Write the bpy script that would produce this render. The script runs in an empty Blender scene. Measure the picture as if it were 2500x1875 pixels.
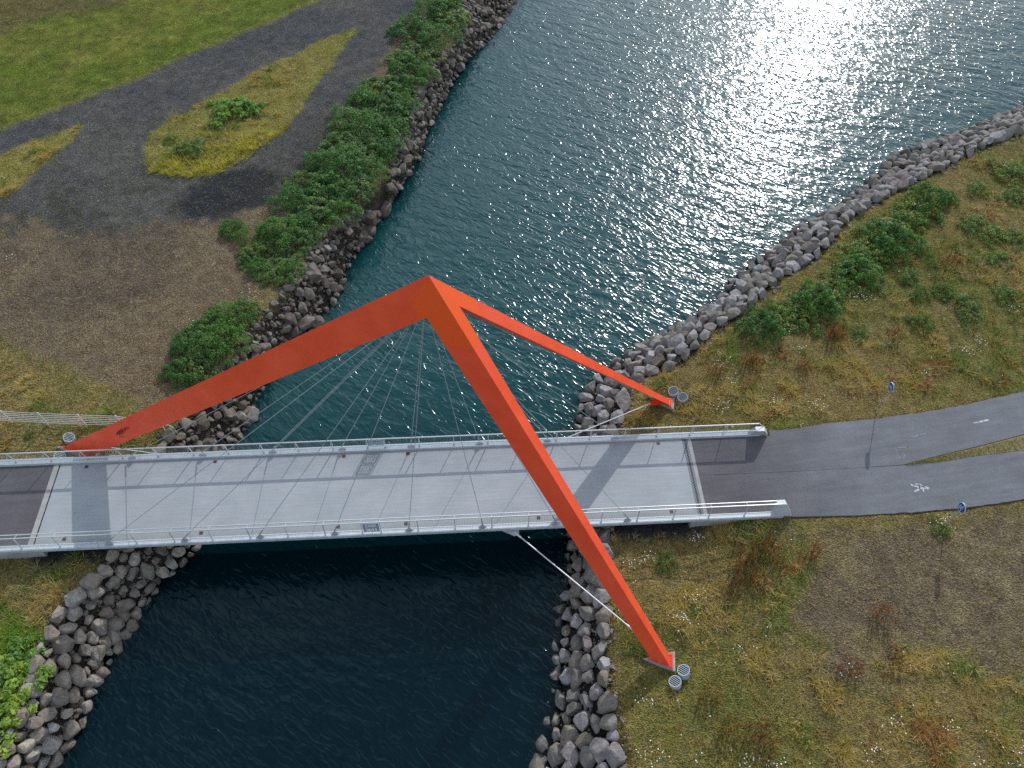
import bpy, bmesh, math, random
import numpy as np
from mathutils import Vector, Matrix
R = math.radians
rng = np.random.default_rng(7)
random.seed(7)
scene = bpy.context.scene
COL = scene.collection

# ------------------------------------------------------------------ camera
cam_data = bpy.data.cameras.new('camera')
cam = bpy.data.objects.new('camera', cam_data)
COL.objects.link(cam)
RX = Vector((0.99831, -0.05615, 0.01520)); UP = Vector((0.03692, 0.81342, 0.58050)); FW = Vector((0.04496, 0.57896, -0.81412))
CAMPOS = Vector((6.02, -20.375, 38.4))
m = Matrix((RX, UP, -FW)).transposed().to_4x4()
m.translation = CAMPOS
cam.matrix_world = m
cam_data.sensor_width = 36.0
cam_data.lens = 1850 / 2500 * 36.0
cam_data.clip_end = 4000
cam_data.clip_start = 0.5
scene.camera = cam

# ------------------------------------------------------------------ light
SUN_EL, SUN_AZ = R(29.2), R(25.5)          # azimuth from +Y towards +X
world = bpy.data.worlds.new('World')
scene.world = world
world.use_nodes = True
wn = world.node_tree
bgn = wn.nodes['Background']
sky = wn.nodes.new('ShaderNodeTexSky')
sky.sky_type = 'NISHITA'
sky.sun_disc = False
sky.sun_elevation = SUN_EL
sky.sun_rotation = SUN_AZ
sky.air_density = 1.0
sky.dust_density = 0.3
sky.ozone_density = 1.0
# broken bright cloud over the whole sky
wtc = wn.nodes.new('ShaderNodeTexCoord')
wmp = wn.nodes.new('ShaderNodeMapping'); wmp.inputs['Scale'].default_value = (1, 1, 2.2)
wno = wn.nodes.new('ShaderNodeTexNoise'); wno.inputs['Scale'].default_value = 2.1; wno.inputs['Detail'].default_value = 7; wno.inputs['Roughness'].default_value = .58
wrp = wn.nodes.new('ShaderNodeValToRGB'); wrp.color_ramp.elements[0].position = .40; wrp.color_ramp.elements[1].position = .62
wsx = wn.nodes.new('ShaderNodeSeparateXYZ')
wab = wn.nodes.new('ShaderNodeMapRange'); wab.inputs['From Min'].default_value = -.02; wab.inputs['From Max'].default_value = .06
wmu = wn.nodes.new('ShaderNodeMath'); wmu.operation = 'MULTIPLY'
wmx = wn.nodes.new('ShaderNodeMix'); wmx.data_type = 'RGBA'; wmx.inputs[7].default_value = (5.1, 5.5, 6.0, 1)
wn.links.new(wtc.outputs['Generated'], wmp.inputs['Vector']); wn.links.new(wmp.outputs[0], wno.inputs['Vector'])
wn.links.new(wno.outputs['Fac'], wrp.inputs[0]); wn.links.new(wtc.outputs['Generated'], wsx.inputs[0])
wn.links.new(wsx.outputs['Z'], wab.inputs['Value']); wn.links.new(wrp.outputs[0], wmu.inputs[0]); wn.links.new(wab.outputs[0], wmu.inputs[1])
# thin cloud is brighter round the sun (forward scattering)
wdt = wn.nodes.new('ShaderNodeVectorMath'); wdt.operation = 'DOT_PRODUCT'
wdt.inputs[1].default_value = (math.cos(SUN_EL) * math.sin(SUN_AZ), math.cos(SUN_EL) * math.cos(SUN_AZ), math.sin(SUN_EL))
wn.links.new(wtc.outputs['Generated'], wdt.inputs[0])
wm1 = wn.nodes.new('ShaderNodeMath'); wm1.operation = 'MAXIMUM'; wm1.inputs[1].default_value = 0.0; wn.links.new(wdt.outputs['Value'], wm1.inputs[0])
wm2 = wn.nodes.new('ShaderNodeMath'); wm2.operation = 'POWER'; wm2.inputs[1].default_value = 9.0; wn.links.new(wm1.outputs[0], wm2.inputs[0])
wm3 = wn.nodes.new('ShaderNodeMath'); wm3.operation = 'MULTIPLY_ADD'; wm3.inputs[1].default_value = 4.0; wm3.inputs[2].default_value = 1.0; wn.links.new(wm2.outputs[0], wm3.inputs[0])
wsc = wn.nodes.new('ShaderNodeVectorMath'); wsc.operation = 'SCALE'; wsc.inputs[0].default_value = (4.7, 5.15, 5.7); wn.links.new(wm3.outputs[0], wsc.inputs['Scale'])
wn.links.new(wsc.outputs[0], wmx.inputs[7])
wn.links.new(wmu.outputs[0], wmx.inputs[0]); wn.links.new(sky.outputs[0], wmx.inputs[6]); wn.links.new(wmx.outputs[2], bgn.inputs['Color'])
bgn.inputs['Strength'].default_value = 0.15
sun_data = bpy.data.lights.new('sun', 'SUN')
sun_data.energy = 2.6
sun_data.angle = R(0.5)
sun_data.color = (1.0, 0.985, 0.96)
sun = bpy.data.objects.new('sun', sun_data)
COL.objects.link(sun)
SDIR = Vector((math.cos(SUN_EL) * math.sin(SUN_AZ), math.cos(SUN_EL) * math.cos(SUN_AZ), math.sin(SUN_EL)))
sun.rotation_euler = SDIR.to_track_quat('Z', 'Y').to_euler()
sun.location = (30, 60, 60)
vs = scene.view_settings
scene.display_settings.display_device = 'sRGB'
vs.view_transform = 'Standard'
vs.look = 'None'
vs.gamma = 1.0
vs.use_curve_mapping = False
vs.exposure = 0.0
scene.cycles.max_bounces = 6
scene.cycles.use_denoising = False
scene.cycles.transparent_max_bounces = 8

# ------------------------------------------------------------------ materials
def mat(name, base=(.5, .5, .5), rough=.6, metal=0.0, spec=.5, nodes=None):
    mt = bpy.data.materials.new(name)
    mt.use_nodes = True
    p = mt.node_tree.nodes['Principled BSDF']
    p.inputs['Base Color'].default_value = (*base, 1)
    p.inputs['Roughness'].default_value = rough
    p.inputs['Metallic'].default_value = metal
    p.inputs['Specular IOR Level'].default_value = spec
    if nodes: nodes(mt.node_tree, p)
    return mt

def N(t, kind, **kw):
    n = t.nodes.new(kind)
    for k, v in kw.items():
        if k in n.inputs: n.inputs[k].default_value = v
        else: setattr(n, k, v)
    return n

def coords(t, scale=(1, 1, 1), rotz=0.0, obj=True):
    if obj:
        c = t.nodes.new('ShaderNodeTexCoord').outputs['Object']
    else:
        c = t.nodes.new('ShaderNodeNewGeometry').outputs['Position']
    if rotz:
        mr = t.nodes.new('ShaderNodeMapping'); mr.inputs['Rotation'].default_value = (0, 0, rotz)
        t.links.new(c, mr.inputs['Vector']); c = mr.outputs[0]
    mp = t.nodes.new('ShaderNodeMapping')
    mp.inputs['Scale'].default_value = scale
    t.links.new(c, mp.inputs['Vector'])
    return mp.outputs[0]

def noise(t, vec, scale, detail=4, rough=.6):
    n = N(t, 'ShaderNodeTexNoise', Scale=scale, Detail=detail, Roughness=rough)
    t.links.new(vec, n.inputs['Vector'])
    return n.outputs['Fac']

def ramp(t, fac, stops):
    r = t.nodes.new('ShaderNodeValToRGB')
    e = r.color_ramp.elements
    while len(e) < len(stops): e.new(.5)
    for i, (p, c) in enumerate(stops):
        e[i].position = p
        e[i].color = (*c, 1) if len(c) == 3 else c
    t.links.new(fac, r.inputs[0])
    return r.outputs[0]

def mixc(t, fac, a, b, mode='MIX'):
    mx = t.nodes.new('ShaderNodeMix')
    mx.data_type = 'RGBA'
    mx.blend_type = mode
    for val, sock in ((fac, mx.inputs[0]), (a, mx.inputs[6]), (b, mx.inputs[7])):
        if isinstance(val, (int, float)): sock.default_value = val
        elif isinstance(val, tuple): sock.default_value = (*val, 1)
        else: t.links.new(val, sock)
    return mx.outputs[2]

def math_(t, op, a, b=None):
    n = t.nodes.new('ShaderNodeMath')
    n.operation = op
    for i, v in enumerate((a, b)):
        if v is None: continue
        if isinstance(v, (int, float)): n.inputs[i].default_value = v
        else: t.links.new(v, n.inputs[i])
    return n.outputs[0]

def bump(t, p, h, strength=.3, dist=.02):
    b = N(t, 'ShaderNodeBump', Strength=strength, Distance=dist)
    t.links.new(h, b.inputs['Height'])
    t.links.new(b.outputs[0], p.inputs['Normal'])
    return b

def g(v): return (v, v, v)

def ground_nodes(t, p):
    at = t.nodes.new('ShaderNodeAttribute'); at.attribute_name = 'Col'
    v = coords(t, obj=False)
    n1 = noise(t, v, 9, 6, .7)
    n2 = noise(t, v, 1.3, 5, .6)
    vo = N(t, 'ShaderNodeTexVoronoi', Scale=14.0); t.links.new(v, vo.inputs['Vector'])
    c1 = ramp(t, n1, [(.3, g(.32)), (.5, g(.95)), (.72, g(1.9))])
    c2 = ramp(t, n2, [(.3, g(.72)), (.7, g(1.25))])
    c3 = ramp(t, vo.outputs['Color'], [(.1, g(.75)), (.9, g(1.3))])
    c = mixc(t, 1.0, at.outputs['Color'], c1, 'MULTIPLY')
    c = mixc(t, 1.0, c, c2, 'MULTIPLY')
    c = mixc(t, .8, c, c3, 'MULTIPLY')
    t.links.new(c, p.inputs['Base Color'])
    h = math_(t, 'ADD', n1, math_(t, 'MULTIPLY', vo.outputs['Distance'], 1.0))
    bump(t, p, h, 1.0, .14)
M = {}
M['ground'] = mat('ground', rough=.95, spec=.1, nodes=ground_nodes)

def plant_nodes(trans, up=.7):
    def f(t, p):
        at = t.nodes.new('ShaderNodeAttribute'); at.attribute_name = 'Col'
        t.links.new(at.outputs['Color'], p.inputs['Base Color'])
        ge = t.nodes.new('ShaderNodeNewGeometry')
        vm = t.nodes.new('ShaderNodeMix'); vm.data_type = 'VECTOR'; vm.inputs[0].default_value = up
        vm.inputs[5].default_value = (0, 0, 1); t.links.new(ge.outputs['Normal'], vm.inputs[4])
        vn = t.nodes.new('ShaderNodeVectorMath'); vn.operation = 'NORMALIZE'; t.links.new(vm.outputs[1], vn.inputs[0])
        t.links.new(vn.outputs[0], p.inputs['Normal'])
        tr = t.nodes.new('ShaderNodeBsdfTranslucent')
        t.links.new(mixc(t, 1.0, at.outputs['Color'], (1.3, 1.3, .7), 'MULTIPLY'), tr.inputs['Color'])
        mx = t.nodes.new('ShaderNodeMixShader'); mx.inputs[0].default_value = trans
        t.links.new(p.outputs[0], mx.inputs[1]); t.links.new(tr.outputs[0], mx.inputs[2])
        t.links.new(mx.outputs[0], t.nodes['Material Output'].inputs['Surface'])
    return f
M['grass'] = mat('grass', rough=.75, spec=.15, nodes=plant_nodes(.30))

def leaf_nodes(t, p):
    plant_nodes(.28, .35)(t, p)
    at = [n for n in t.nodes if n.type == 'ATTRIBUTE'][0]
    oi = t.nodes.new('ShaderNodeObjectInfo')
    c = mixc(t, oi.outputs['Random'], (.72, .85, .95), (1.32, 1.14, .95))
    c2 = mixc(t, 1.0, at.outputs['Color'], c, 'MULTIPLY')
    t.links.new(c2, p.inputs['Base Color'])
M['leaf'] = mat('leaf', rough=.55, spec=.3, nodes=leaf_nodes)
M['stem'] = mat('stem', (.09, .07, .035), .8)

def rock_nodes(t, p, brown=False, k=1.0):
    oi = t.nodes.new('ShaderNodeObjectInfo')
    at = t.nodes.new('ShaderNodeAttribute'); at.attribute_name = 'shade'
    rnd = math_(t, 'FRACT', math_(t, 'ADD', oi.outputs['Random'], at.outputs['Fac']))
    base = ramp(t, rnd, [(0, (.19, .17, .145)), (.2, (.26, .24, .22)), (.4, (.22, .185, .15)), (.58, (.32, .305, .30)),
                         (.75, (.27, .215, .205)), (.9, (.35, .335, .33)), (1, (.22, .19, .155))])
    if brown: base = ramp(t, rnd, [(0, (.25, .205, .165)), (.25, (.34, .295, .25)), (.5, (.21, .172, .14)), (.7, (.39, .355, .315)), (.85, (.30, .24, .19)), (.93, (.46, .40, .32)), (1, (.41, .385, .36))])
    if k != 1.0: base = mixc(t, 1.0, base, g(k), 'MULTIPLY')
    v = coords(t, obj=False)
    n1 = noise(t, v, 3.5, 8, .65)
    n2 = noise(t, v, 18, 6, .7)
    n3 = noise(t, v, 1.7, 3, .5)
    c = mixc(t, 1.0, base, ramp(t, n1, [(.3, g(.6)), (.5, g(1.0)), (.7, g(1.35))]), 'MULTIPLY')
    c = mixc(t, 1.0, c, ramp(t, n2, [(.35, g(.75)), (.65, g(1.2))]), 'MULTIPLY')
    c = mixc(t, ramp(t, n3, [(.55, g(0)), (.7, g(.5))]), c, (.20, .17, .10))
    ge = t.nodes.new('ShaderNodeNewGeometry'); sx = t.nodes.new('ShaderNodeSeparateXYZ')
    t.links.new(ge.outputs['Position'], sx.inputs[0])
    wet = ramp(t, math_(t, 'ADD', math_(t, 'MULTIPLY', math_(t, 'ADD', sx.outputs['Z'], 3.22), 2.6), math_(t, 'MULTIPLY', n1, .25)),
               [(.1, g(.42)), (.75, g(1.0))])
    c = mixc(t, 1.0, c, wet, 'MULTIPLY')
    t.links.new(c, p.inputs['Base Color'])
    h = math_(t, 'ADD', n1, math_(t, 'MULTIPLY', n2, .35))
    bump(t, p, h, .7, .12)
M['rock'] = mat('rock', rough=.85, spec=.25, nodes=rock_nodes)
M['dark_rock'] = mat('dark_rock', rough=.85, spec=.25, nodes=lambda t, p: rock_nodes(t, p, True, .60))
M['brown_rock'] = mat('brown_rock', rough=.85, spec=.25, nodes=lambda t, p: rock_nodes(t, p, True))

def paint_nodes(t, p):
    v = coords(t, obj=False)
    n1 = noise(t, v, .8, 4, .55)
    c = mixc(t, ramp(t, n1, [(.3, g(0)), (.75, g(1))]), (.86, .080, .026), (.97, .118, .046))
    # a later coat of slightly more orange paint round the apex weld
    vm = N(t, 'ShaderNodeVectorMath', operation='DISTANCE')
    ge = t.nodes.new('ShaderNodeNewGeometry'); t.links.new(ge.outputs['Position'], vm.inputs[0])
    vm.inputs[1].default_value = (5.25, -.30, 15.55)
    d = math_(t, 'ADD', vm.outputs['Value'], math_(t, 'MULTIPLY', noise(t, v, 1.6, 2, .4), .9))
    c = mixc(t, ramp(t, math_(t, 'MULTIPLY', d, .3), [(.60, g(1)), (.615, g(0))]), c, (.94, .105, .016))
    t.links.new(c, p.inputs['Base Color'])
    n2 = noise(t, v, 7, 3, .5)
    t.links.new(ramp(t, n2, [(.3, g(.33)), (.7, g(.45))]), p.inputs['Roughness'])
    bump(t, p, noise(t, v, .9, 2, .5), .06, .05)
M['orange'] = mat('orange_paint', rough=.38, spec=.5, nodes=paint_nodes)

def concrete_nodes(t, p):
    v = coords(t, obj=False)
    vs_ = coords(t, (.35, 6, 6), obj=False)
    n1 = noise(t, v, .5, 6, .6); n2 = noise(t, vs_, 1.6, 6, .65); n3 = noise(t, v, 22, 4, .7)
    c = ramp(t, n1, [(.3, (.34, .368, .38)), (.7, (.42, .438, .446))])
    c = mixc(t, 1.0, c, ramp(t, n2, [(.3, g(.9)), (.7, g(1.08))]), 'MULTIPLY')
    c = mixc(t, 1.0, c, ramp(t, n3, [(.3, g(.87)), (.7, g(1.1))]), 'MULTIPLY')
    vo = N(t, 'ShaderNodeTexVoronoi', Scale=1.1); t.links.new(v, vo.inputs['Vector'])
    c = mixc(t, ramp(t, vo.outputs['Distance'], [(.03, g(.65)), (.055, g(0))]), c, (.16, .15, .14))
    sy = t.nodes.new('ShaderNodeSeparateXYZ'); t.links.new(v, sy.inputs[0])
    ed = ramp(t, math_(t, 'ADD', math_(t, 'MULTIPLY', math_(t, 'ABSOLUTE', sy.outputs['Y']), .4), math_(t, 'MULTIPLY', math_(t, 'SUBTRACT', n2, .5), .16)), [(.86, g(0)), (.99, g(.38))])
    c = mixc(t, ed, c, (.22, .20, .175))
    t.links.new(c, p.inputs['Base Color'])
    bump(t, p, math_(t, 'ADD', n3, n2), .25, .01)
M['concrete'] = mat('concrete', rough=.85, spec=.3, nodes=concrete_nodes)

def concrete2_nodes(t, p):
    v = coords(t, obj=False)
    n1 = noise(t, v, 2, 6, .65); n3 = noise(t, v, 16, 4, .7)
    c = ramp(t, n1, [(.3, (.34, .33, .31)), (.7, (.47, .46, .44))])
    c = mixc(t, 1.0, c, ramp(t, n3, [(.3, g(.8)), (.7, g(1.12))]), 'MULTIPLY')
    t.links.new(c, p.inputs['Base Color'])
    bump(t, p, n3, .4, .015)
M['old_concrete'] = mat('old_concrete', rough=.9, spec=.2, nodes=concrete2_nodes)

def asphalt_nodes(t, p):
    v = coords(t, obj=False)
    vs_ = coords(t, (.25, 2.2, 1), rotz=-.1, obj=False)
    n1 = noise(t, v, .45, 5, .6); n2 = noise(t, vs_, 1.2, 5, .6); n3 = noise(t, v, 30, 3, .8)
    c = ramp(t, n1, [(.3, (.145, .147, .160)), (.7, (.19, .192, .203))])
    c = mixc(t, 1.0, c, ramp(t, n2, [(.3, g(.85)), (.7, g(1.12))]), 'MULTIPLY')
    c = mixc(t, 1.0, c, ramp(t, n3, [(.3, g(.6)), (.7, g(1.45))]), 'MULTIPLY')
    sx = t.nodes.new('ShaderNodeSeparateXYZ'); t.links.new(v, sx.inputs[0])
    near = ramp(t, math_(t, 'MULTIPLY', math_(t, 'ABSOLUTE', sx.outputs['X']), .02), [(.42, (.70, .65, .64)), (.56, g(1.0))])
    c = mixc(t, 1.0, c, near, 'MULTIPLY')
    t.links.new(c, p.inputs['Base Color'])
    bump(t, p, n3, .5, .012)
M['asphalt'] = mat('asphalt', rough=.85, spec=.3, nodes=asphalt_nodes)

def steel_nodes(t, p):
    v = coords(t, obj=False)
    n1 = noise(t, v, 3, 5, .6)
    t.links.new(ramp(t, n1, [(.3, (.44, .49, .525)), (.7, (.56, .605, .635))]), p.inputs['Base Color'])
    t.links.new(ramp(t, n1, [(.3, g(.5)), (.7, g(.68))]), p.inputs['Roughness'])
M['steel'] = mat('galvanised_steel', rough=.5, metal=.12, spec=.35, nodes=steel_nodes)
M['cable'] = mat('cable_steel', (.37, .45, .47), .5, .15)
M['fence_steel'] = mat('fence_steel', (.58, .60, .60), .5, .1)
M['white_steel'] = mat('white_steel', (.72, .74, .74), .4, .15)
M['rail'] = mat('rail_steel', (.72, .72, .70), .3, .6)
M['mesh_wire'] = mat('mesh_wire', (.45, .48, .50), .45, .4)
M['grille'] = mat('grille', (.38, .45, .47), .5, .5)
M['dark'] = mat('dark_gap', (.02, .02, .022), .8)
M['brown_plate'] = mat('brown_plate', (.085, .030, .022), .5)
M['paint_white'] = mat('road_paint', rough=.7, nodes=lambda t, p: t.links.new(
    ramp(t, noise(t, coords(t, obj=False), 7, 5, .75), [(.44, (.20, .20, .21)), (.56, (.66, .67, .67))]), p.inputs['Base Color']))
M['paint_worn'] = mat('worn_paint', rough=.8, nodes=lambda t, p: t.links.new(
    ramp(t, noise(t, coords(t, obj=False), 8, 5, .75), [(.45, (.13, .13, .14)), (.6, (.40, .40, .41))]), p.inputs['Base Color']))
M['sign_blue'] = mat('sign_blue', (.008, .075, .33), .35)
M['sign_white'] = mat('sign_white', (.62, .68, .74), .4)
M['sign_back'] = mat('sign_back', (.42, .47, .52), .5, .3)
M['graffiti'] = mat('graffiti', (.10, .012, .012), .6)
M['plaque'] = mat('plaque', (.33, .40, .48), .55, .15)
M['flower'] = mat('flower_white', (.80, .80, .76), .7)
M['weed'] = M['leaf']

# ------------------------------------------------------------------ mesh helpers
class MB:
    def __init__(s): s.v = []; s.f = []
    def add(s, vs_, fs):
        o = len(s.v); s.v += [tuple(x) for x in vs_]; s.f += [tuple(i + o for i in f) for f in fs]; return s
    def box(s, a, b):
        (x0, y0, z0), (x1, y1, z1) = a, b
        return s.add([(x0, y0, z0), (x1, y0, z0), (x1, y1, z0), (x0, y1, z0), (x0, y0, z1), (x1, y0, z1), (x1, y1, z1), (x0, y1, z1)],
                     [(3, 2, 1, 0), (4, 5, 6, 7), (0, 1, 5, 4), (1, 2, 6, 5), (2, 3, 7, 6), (3, 0, 4, 7)])
    def tube(s, pts, r, n=8, cap=True):
        pts = [Vector(p) for p in pts]; rings = []; o = len(s.v)
        for i, p in enumerate(pts):
            d = (pts[min(i + 1, len(pts) - 1)] - pts[max(i - 1, 0)]).normalized()
            a = d.orthogonal().normalized() if abs(d.z) > .9 else d.cross(Vector((0, 0, 1))).normalized()
            b = d.cross(a)
            for k in range(n):
                t = 2 * math.pi * k / n
                s.v.append(tuple(p + a * (r * math.cos(t)) + b * (r * math.sin(t))))
        for i in range(len(pts) - 1):
            for k in range(n):
                k2 = (k + 1) % n
                s.f.append((o + i * n + k, o + i * n + k2, o + (i + 1) * n + k2, o + (i + 1) * n + k))
        if cap:
            s.f.append(tuple(o + k for k in range(n - 1, -1, -1)))
            e = o + (len(pts) - 1) * n
            s.f.append(tuple(e + k for k in range(n)))
        return s
    def bar(s, p, q, w, h, up=(0, 0, 1)):
        p, q, up = Vector(p), Vector(q), Vector(up)
        d = (q - p).normalized(); a = d.cross(up).normalized() * (w / 2); b = a.cross(d).normalized() * (h / 2)
        vs_ = [p - a - b, p + a - b, p + a + b, p - a + b, q - a - b, q + a - b, q + a + b, q - a + b]
        return s.add(vs_, [(3, 2, 1, 0), (4, 5, 6, 7), (0, 1, 5, 4), (1, 2, 6, 5), (2, 3, 7, 6), (3, 0, 4, 7)])
    def prism(s, poly, vec):                   # polygon of 3-D points swept along vec
        n = len(poly); v = Vector(vec); P = [Vector(p) for p in poly]
        return s.add(P + [p + v for p in P], [tuple(range(n - 1, -1, -1)), tuple(range(n, 2 * n))] + [(i, (i + 1) % n, n + (i + 1) % n, n + i) for i in range(n)])
    def mesh(s, name):
        me = bpy.data.meshes.new(name); me.from_pydata(s.v, [], s.f)
        bm = bmesh.new(); bm.from_mesh(me); bmesh.ops.recalc_face_normals(bm, faces=bm.faces); bm.to_mesh(me); bm.free()
        return me
    def build(s, name, m, parent=None, smooth=False):
        me = s.mesh(name)
        if smooth: me.polygons.foreach_set('use_smooth', [True] * len(me.polygons))
        return link(name, me, m, parent)

def link(name, me, m=None, parent=None):
    o = bpy.data.objects.new(name, me)
    COL.objects.link(o)
    if m is not None and not me.materials: me.materials.append(m)
    if parent is not None: o.parent = parent
    return o

def tag(o, label=None, cat=None, group=None, kind=None):
    if label: o['label'] = label
    if cat: o['category'] = cat
    if group: o['group'] = group
    if kind: o['kind'] = kind
    return o

def thing(name, label, cat, loc=(0, 0, 0), rz=0.0, group=None):
    o = bpy.data.objects.new(name, None)
    COL.objects.link(o)
    o.location = loc; o.rotation_euler = (0, 0, rz); o.empty_display_size = .3
    return tag(o, label, cat, group)

def copy_part(o, parent):
    c = o.copy(); COL.objects.link(c); c.parent = parent
    return c

def np_mesh(name, verts, faces, cols=None, shade=None, smooth=False):
    """faces: (n,3) or (n,4) int array"""
    me = bpy.data.meshes.new(name)
    nf, k = faces.shape
    me.vertices.add(len(verts)); me.vertices.foreach_set('co', np.ascontiguousarray(verts, dtype=np.float32).ravel())
    me.loops.add(nf * k); me.loops.foreach_set('vertex_index', np.ascontiguousarray(faces, dtype=np.int32).ravel())
    me.polygons.add(nf); me.polygons.foreach_set('loop_start', np.arange(0, nf * k, k, dtype=np.int32))
    if smooth: me.polygons.foreach_set('use_smooth', np.ones(nf, dtype=bool))
    me.update(calc_edges=True)
    if cols is not None:
        a = me.attributes.new('Col', 'FLOAT_COLOR', 'POINT')
        c4 = np.ones((len(verts), 4), dtype=np.float32); c4[:, :3] = cols
        a.data.foreach_set('color', c4.ravel())
    if shade is not None:
        a = me.attributes.new('shade', 'FLOAT', 'POINT'); a.data.foreach_set('value', np.ascontiguousarray(shade, dtype=np.float32))
    return me

ORD = ['first', 'second', 'third', 'fourth', 'fifth', 'sixth', 'seventh', 'eighth', 'ninth', 'tenth', 'eleventh', 'twelfth', 'thirteenth',
       'fourteenth', 'fifteenth', 'sixteenth', 'seventeenth', 'eighteenth', 'nineteenth', 'twentieth', 'twenty-first', 'twenty-second', 'twenty-third', 'twenty-fourth']

# ------------------------------------------------------------------ layout (metres; deck runs along X, deck top is z = 0)
ZW, ZL = -3.2, -0.8
LW = [(15.39, 66.78), (11.04, 58.46), (8.58, 51.87), (6.18, 47.85), (5.03, 45.18), (3.28, 39.8), (2.07, 35.83), (1.71, 33.01), (0.43, 29.78), (-0.79, 26.73), (-1.96, 24.38), (-3.34, 20.92), (-4.13, 17.66), (-5.11, 15.49), (-5.95, 14.04), (-7.56, 11.46), (-8.85, 8.47), (-9.04, 6.68), (-9.69, 5.15), (-10.49, 1.45), (-11.19, -2.06), (-12.63, -3.92), (-13.55, -5.45), (-14.25, -7.65), (-14.79, -9.27), (-14.95, -11.27), (-15.73, -12.5), (-16.55, -14.85)]
LT = [(7.54, 61.71), (6.18, 54.29), (5.16, 46.84), (3.23, 43.11), (1.84, 38.91), (0.93, 34.99), (-0.11, 31.34), (-0.67, 26.82), (-2.97, 23.75), (-5.16, 21.35), (-5.89, 18.56), (-7.45, 15.33), (-8.86, 13.12), (-9.75, 10.06), (-10.74, 8.99), (-12.23, 6.25), (-12.94, 4.29), (-13.34, 1.21), (-13.92, -2.84), (-14.96, -4.48), (-16.16, -6.15), (-16.47, -8.24), (-16.51, -9.56), (-16.86, -11.24), (-17.09, -11.83), (-17.92, -14.3)]
RW = [(68.59, 43.52), (62.7, 41.04), (57.43, 38.3), (53.98, 36.67), (49.05, 34.15), (44.18, 32.39), (40.58, 29.14), (35.32, 25.05), (32.59, 23.53), (28.28, 19.86), (26.1, 18.25), (23.36, 15.36), (21.03, 13.92), (19.15, 12.72), (15.93, 11.01), (14.11, 9.31), (13.16, 7.83), (12.5, 6.03), (11.84, 1.32), (11.29, -2.61), (10.96, -4.57), (10.38, -6.41), (10.06, -8.42), (9.75, -10.33), (9.35, -12.12), (8.7, -14.21), (8.03, -16.97)]
RT = [(63.14, 36.52), (57.47, 33.67), (52.73, 31.27), (48.7, 29.57), (45.04, 27.34), (41.17, 25.23), (37.48, 23.21), (34.3, 21.26), (32.15, 18.88), (29.77, 16.63), (27.42, 15.38), (25.67, 13.71), (23.68, 12.12), (21.45, 10.6), (19.54, 8.75), (17.9, 8.07), (15.99, 7.42), (15.15, 5.68), (14.34, 4.0), (13.37, -0.08), (12.76, -3.77), (12.49, -5.87), (12.27, -7.6), (12.05, -9.26), (11.82, -11.05), (11.82, -12.76), (12.1, -14.77), (12.25, -17.41)]

def fx(poly):                                   # x as a function of y, extended linearly at both ends
    P = np.array(sorted([(y, x) for x, y in poly]))
    a = P[0] - (P[2] - P[0]) / (P[2, 0] - P[0, 0]) * 600
    b = P[-1] + (P[-1] - P[-3]) / (P[-1, 0] - P[-3, 0]) * 600
    P = np.vstack([a, P, b])
    return lambda y: np.interp(y, P[:, 0], P[:, 1])
xLW, xLT, xRW, xRT = fx(LW), fx(LT), fx(RW), fx(RT)
LAWN = [(-36.43, 31.16), (-32.2, 34.55), (-29.63, 36.48), (-26.87, 38.16), (-25.16, 39.77), (-22.58, 41.4), (-19.94, 44.18), (-17.44, 46.34), (-14.63, 48.59), (-11.7, 50.94), (-7.85, 54.67), (-5.54, 57.3), (2, 66)]
PATCH = [(-35.27, 28.07), (-31.22, 31.54), (-29.81, 32.81), (-27.63, 34.08), (-25.84, 35.0), (-26.01, 32.23), (-27.07, 30.25), (-27.99, 28.61), (-28.63, 26.76), (-29.42, 26.0), (-33.33, 22.9), (-45, 20)]
ISLE = [(-4.34, 49.29), (-6.19, 47.95), (-8.96, 45.7), (-12.67, 42.14), (-16.08, 38.46), (-18.51, 35.93), (-19.95, 33.81), (-20.08, 31.42), (-18.94, 29.1), (-17.15, 28.2), (-15.19, 28.13), (-13.51, 28.76), (-11.94, 30.26), (-9.89, 32.84), (-8.65, 35.28), (-7.59, 38.17), (-6.47, 41.23), (-5.13, 45.21), (-4.27, 48.29)]
ROADLOW = [(-60, 22), (-32.6, 21.5), (-28.74, 23.94), (-25.7, 23.82), (-22.56, 22.71), (-19.98, 22.36), (-16.67, 22.48), (-13.38, 22.84), (-8.84, 24.43), (-7.74, 27.03), (-5.63, 31.49), (-4.06, 35.75), (-2.41, 41.45), (-0.15, 48.17), (2.17, 54.4), (3.08, 57.08), (6, 66)]
DARK = [(-16.26, 25.49), (-14.29, 28.09), (-10.92, 29.51), (-9.2, 28.74), (-8.9, 24.95), (-11.84, 23.78), (-15.13, 23.16)]
YG = [(-45, 15), (-29.97, 13.96), (-25.1, 12.76), (-23.3, 11.72), (-20.75, 10.47), (-18.16, 8.89), (-16.46, 7.74), (-13, 6)]
PU = [(18.53, 2.45), (23.3, 2.45), (23.38, 2.82), (24.66, 2.84), (26.89, 3.15), (29.97, 3.34), (32.83, 3.63), (35.93, 4.08), (40.2, 4.94), (45.17, 6.15), (62, 11.0)]
SEAM = [(18.53, 0.0), (24, 0.0), (28, 0.05), (30.69, .12)]
MU = [(30.69, .14), (33.12, .67), (35.42, 1.12), (38.78, 1.85), (43.56, 3.05), (62, 8.0)]
MD = [(30.69, .10), (32.94, .21), (35.16, .5), (38.26, .74), (42.72, 1.42), (62, 4.5)]
PD = [(18.53, -2.45), (23.1, -2.45), (23.24, -2.83), (27.05, -2.92), (29.72, -2.88), (32.42, -2.8), (34.51, -2.64), (36.82, -2.39), (41.07, -1.78), (62, 1.5)]
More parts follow.
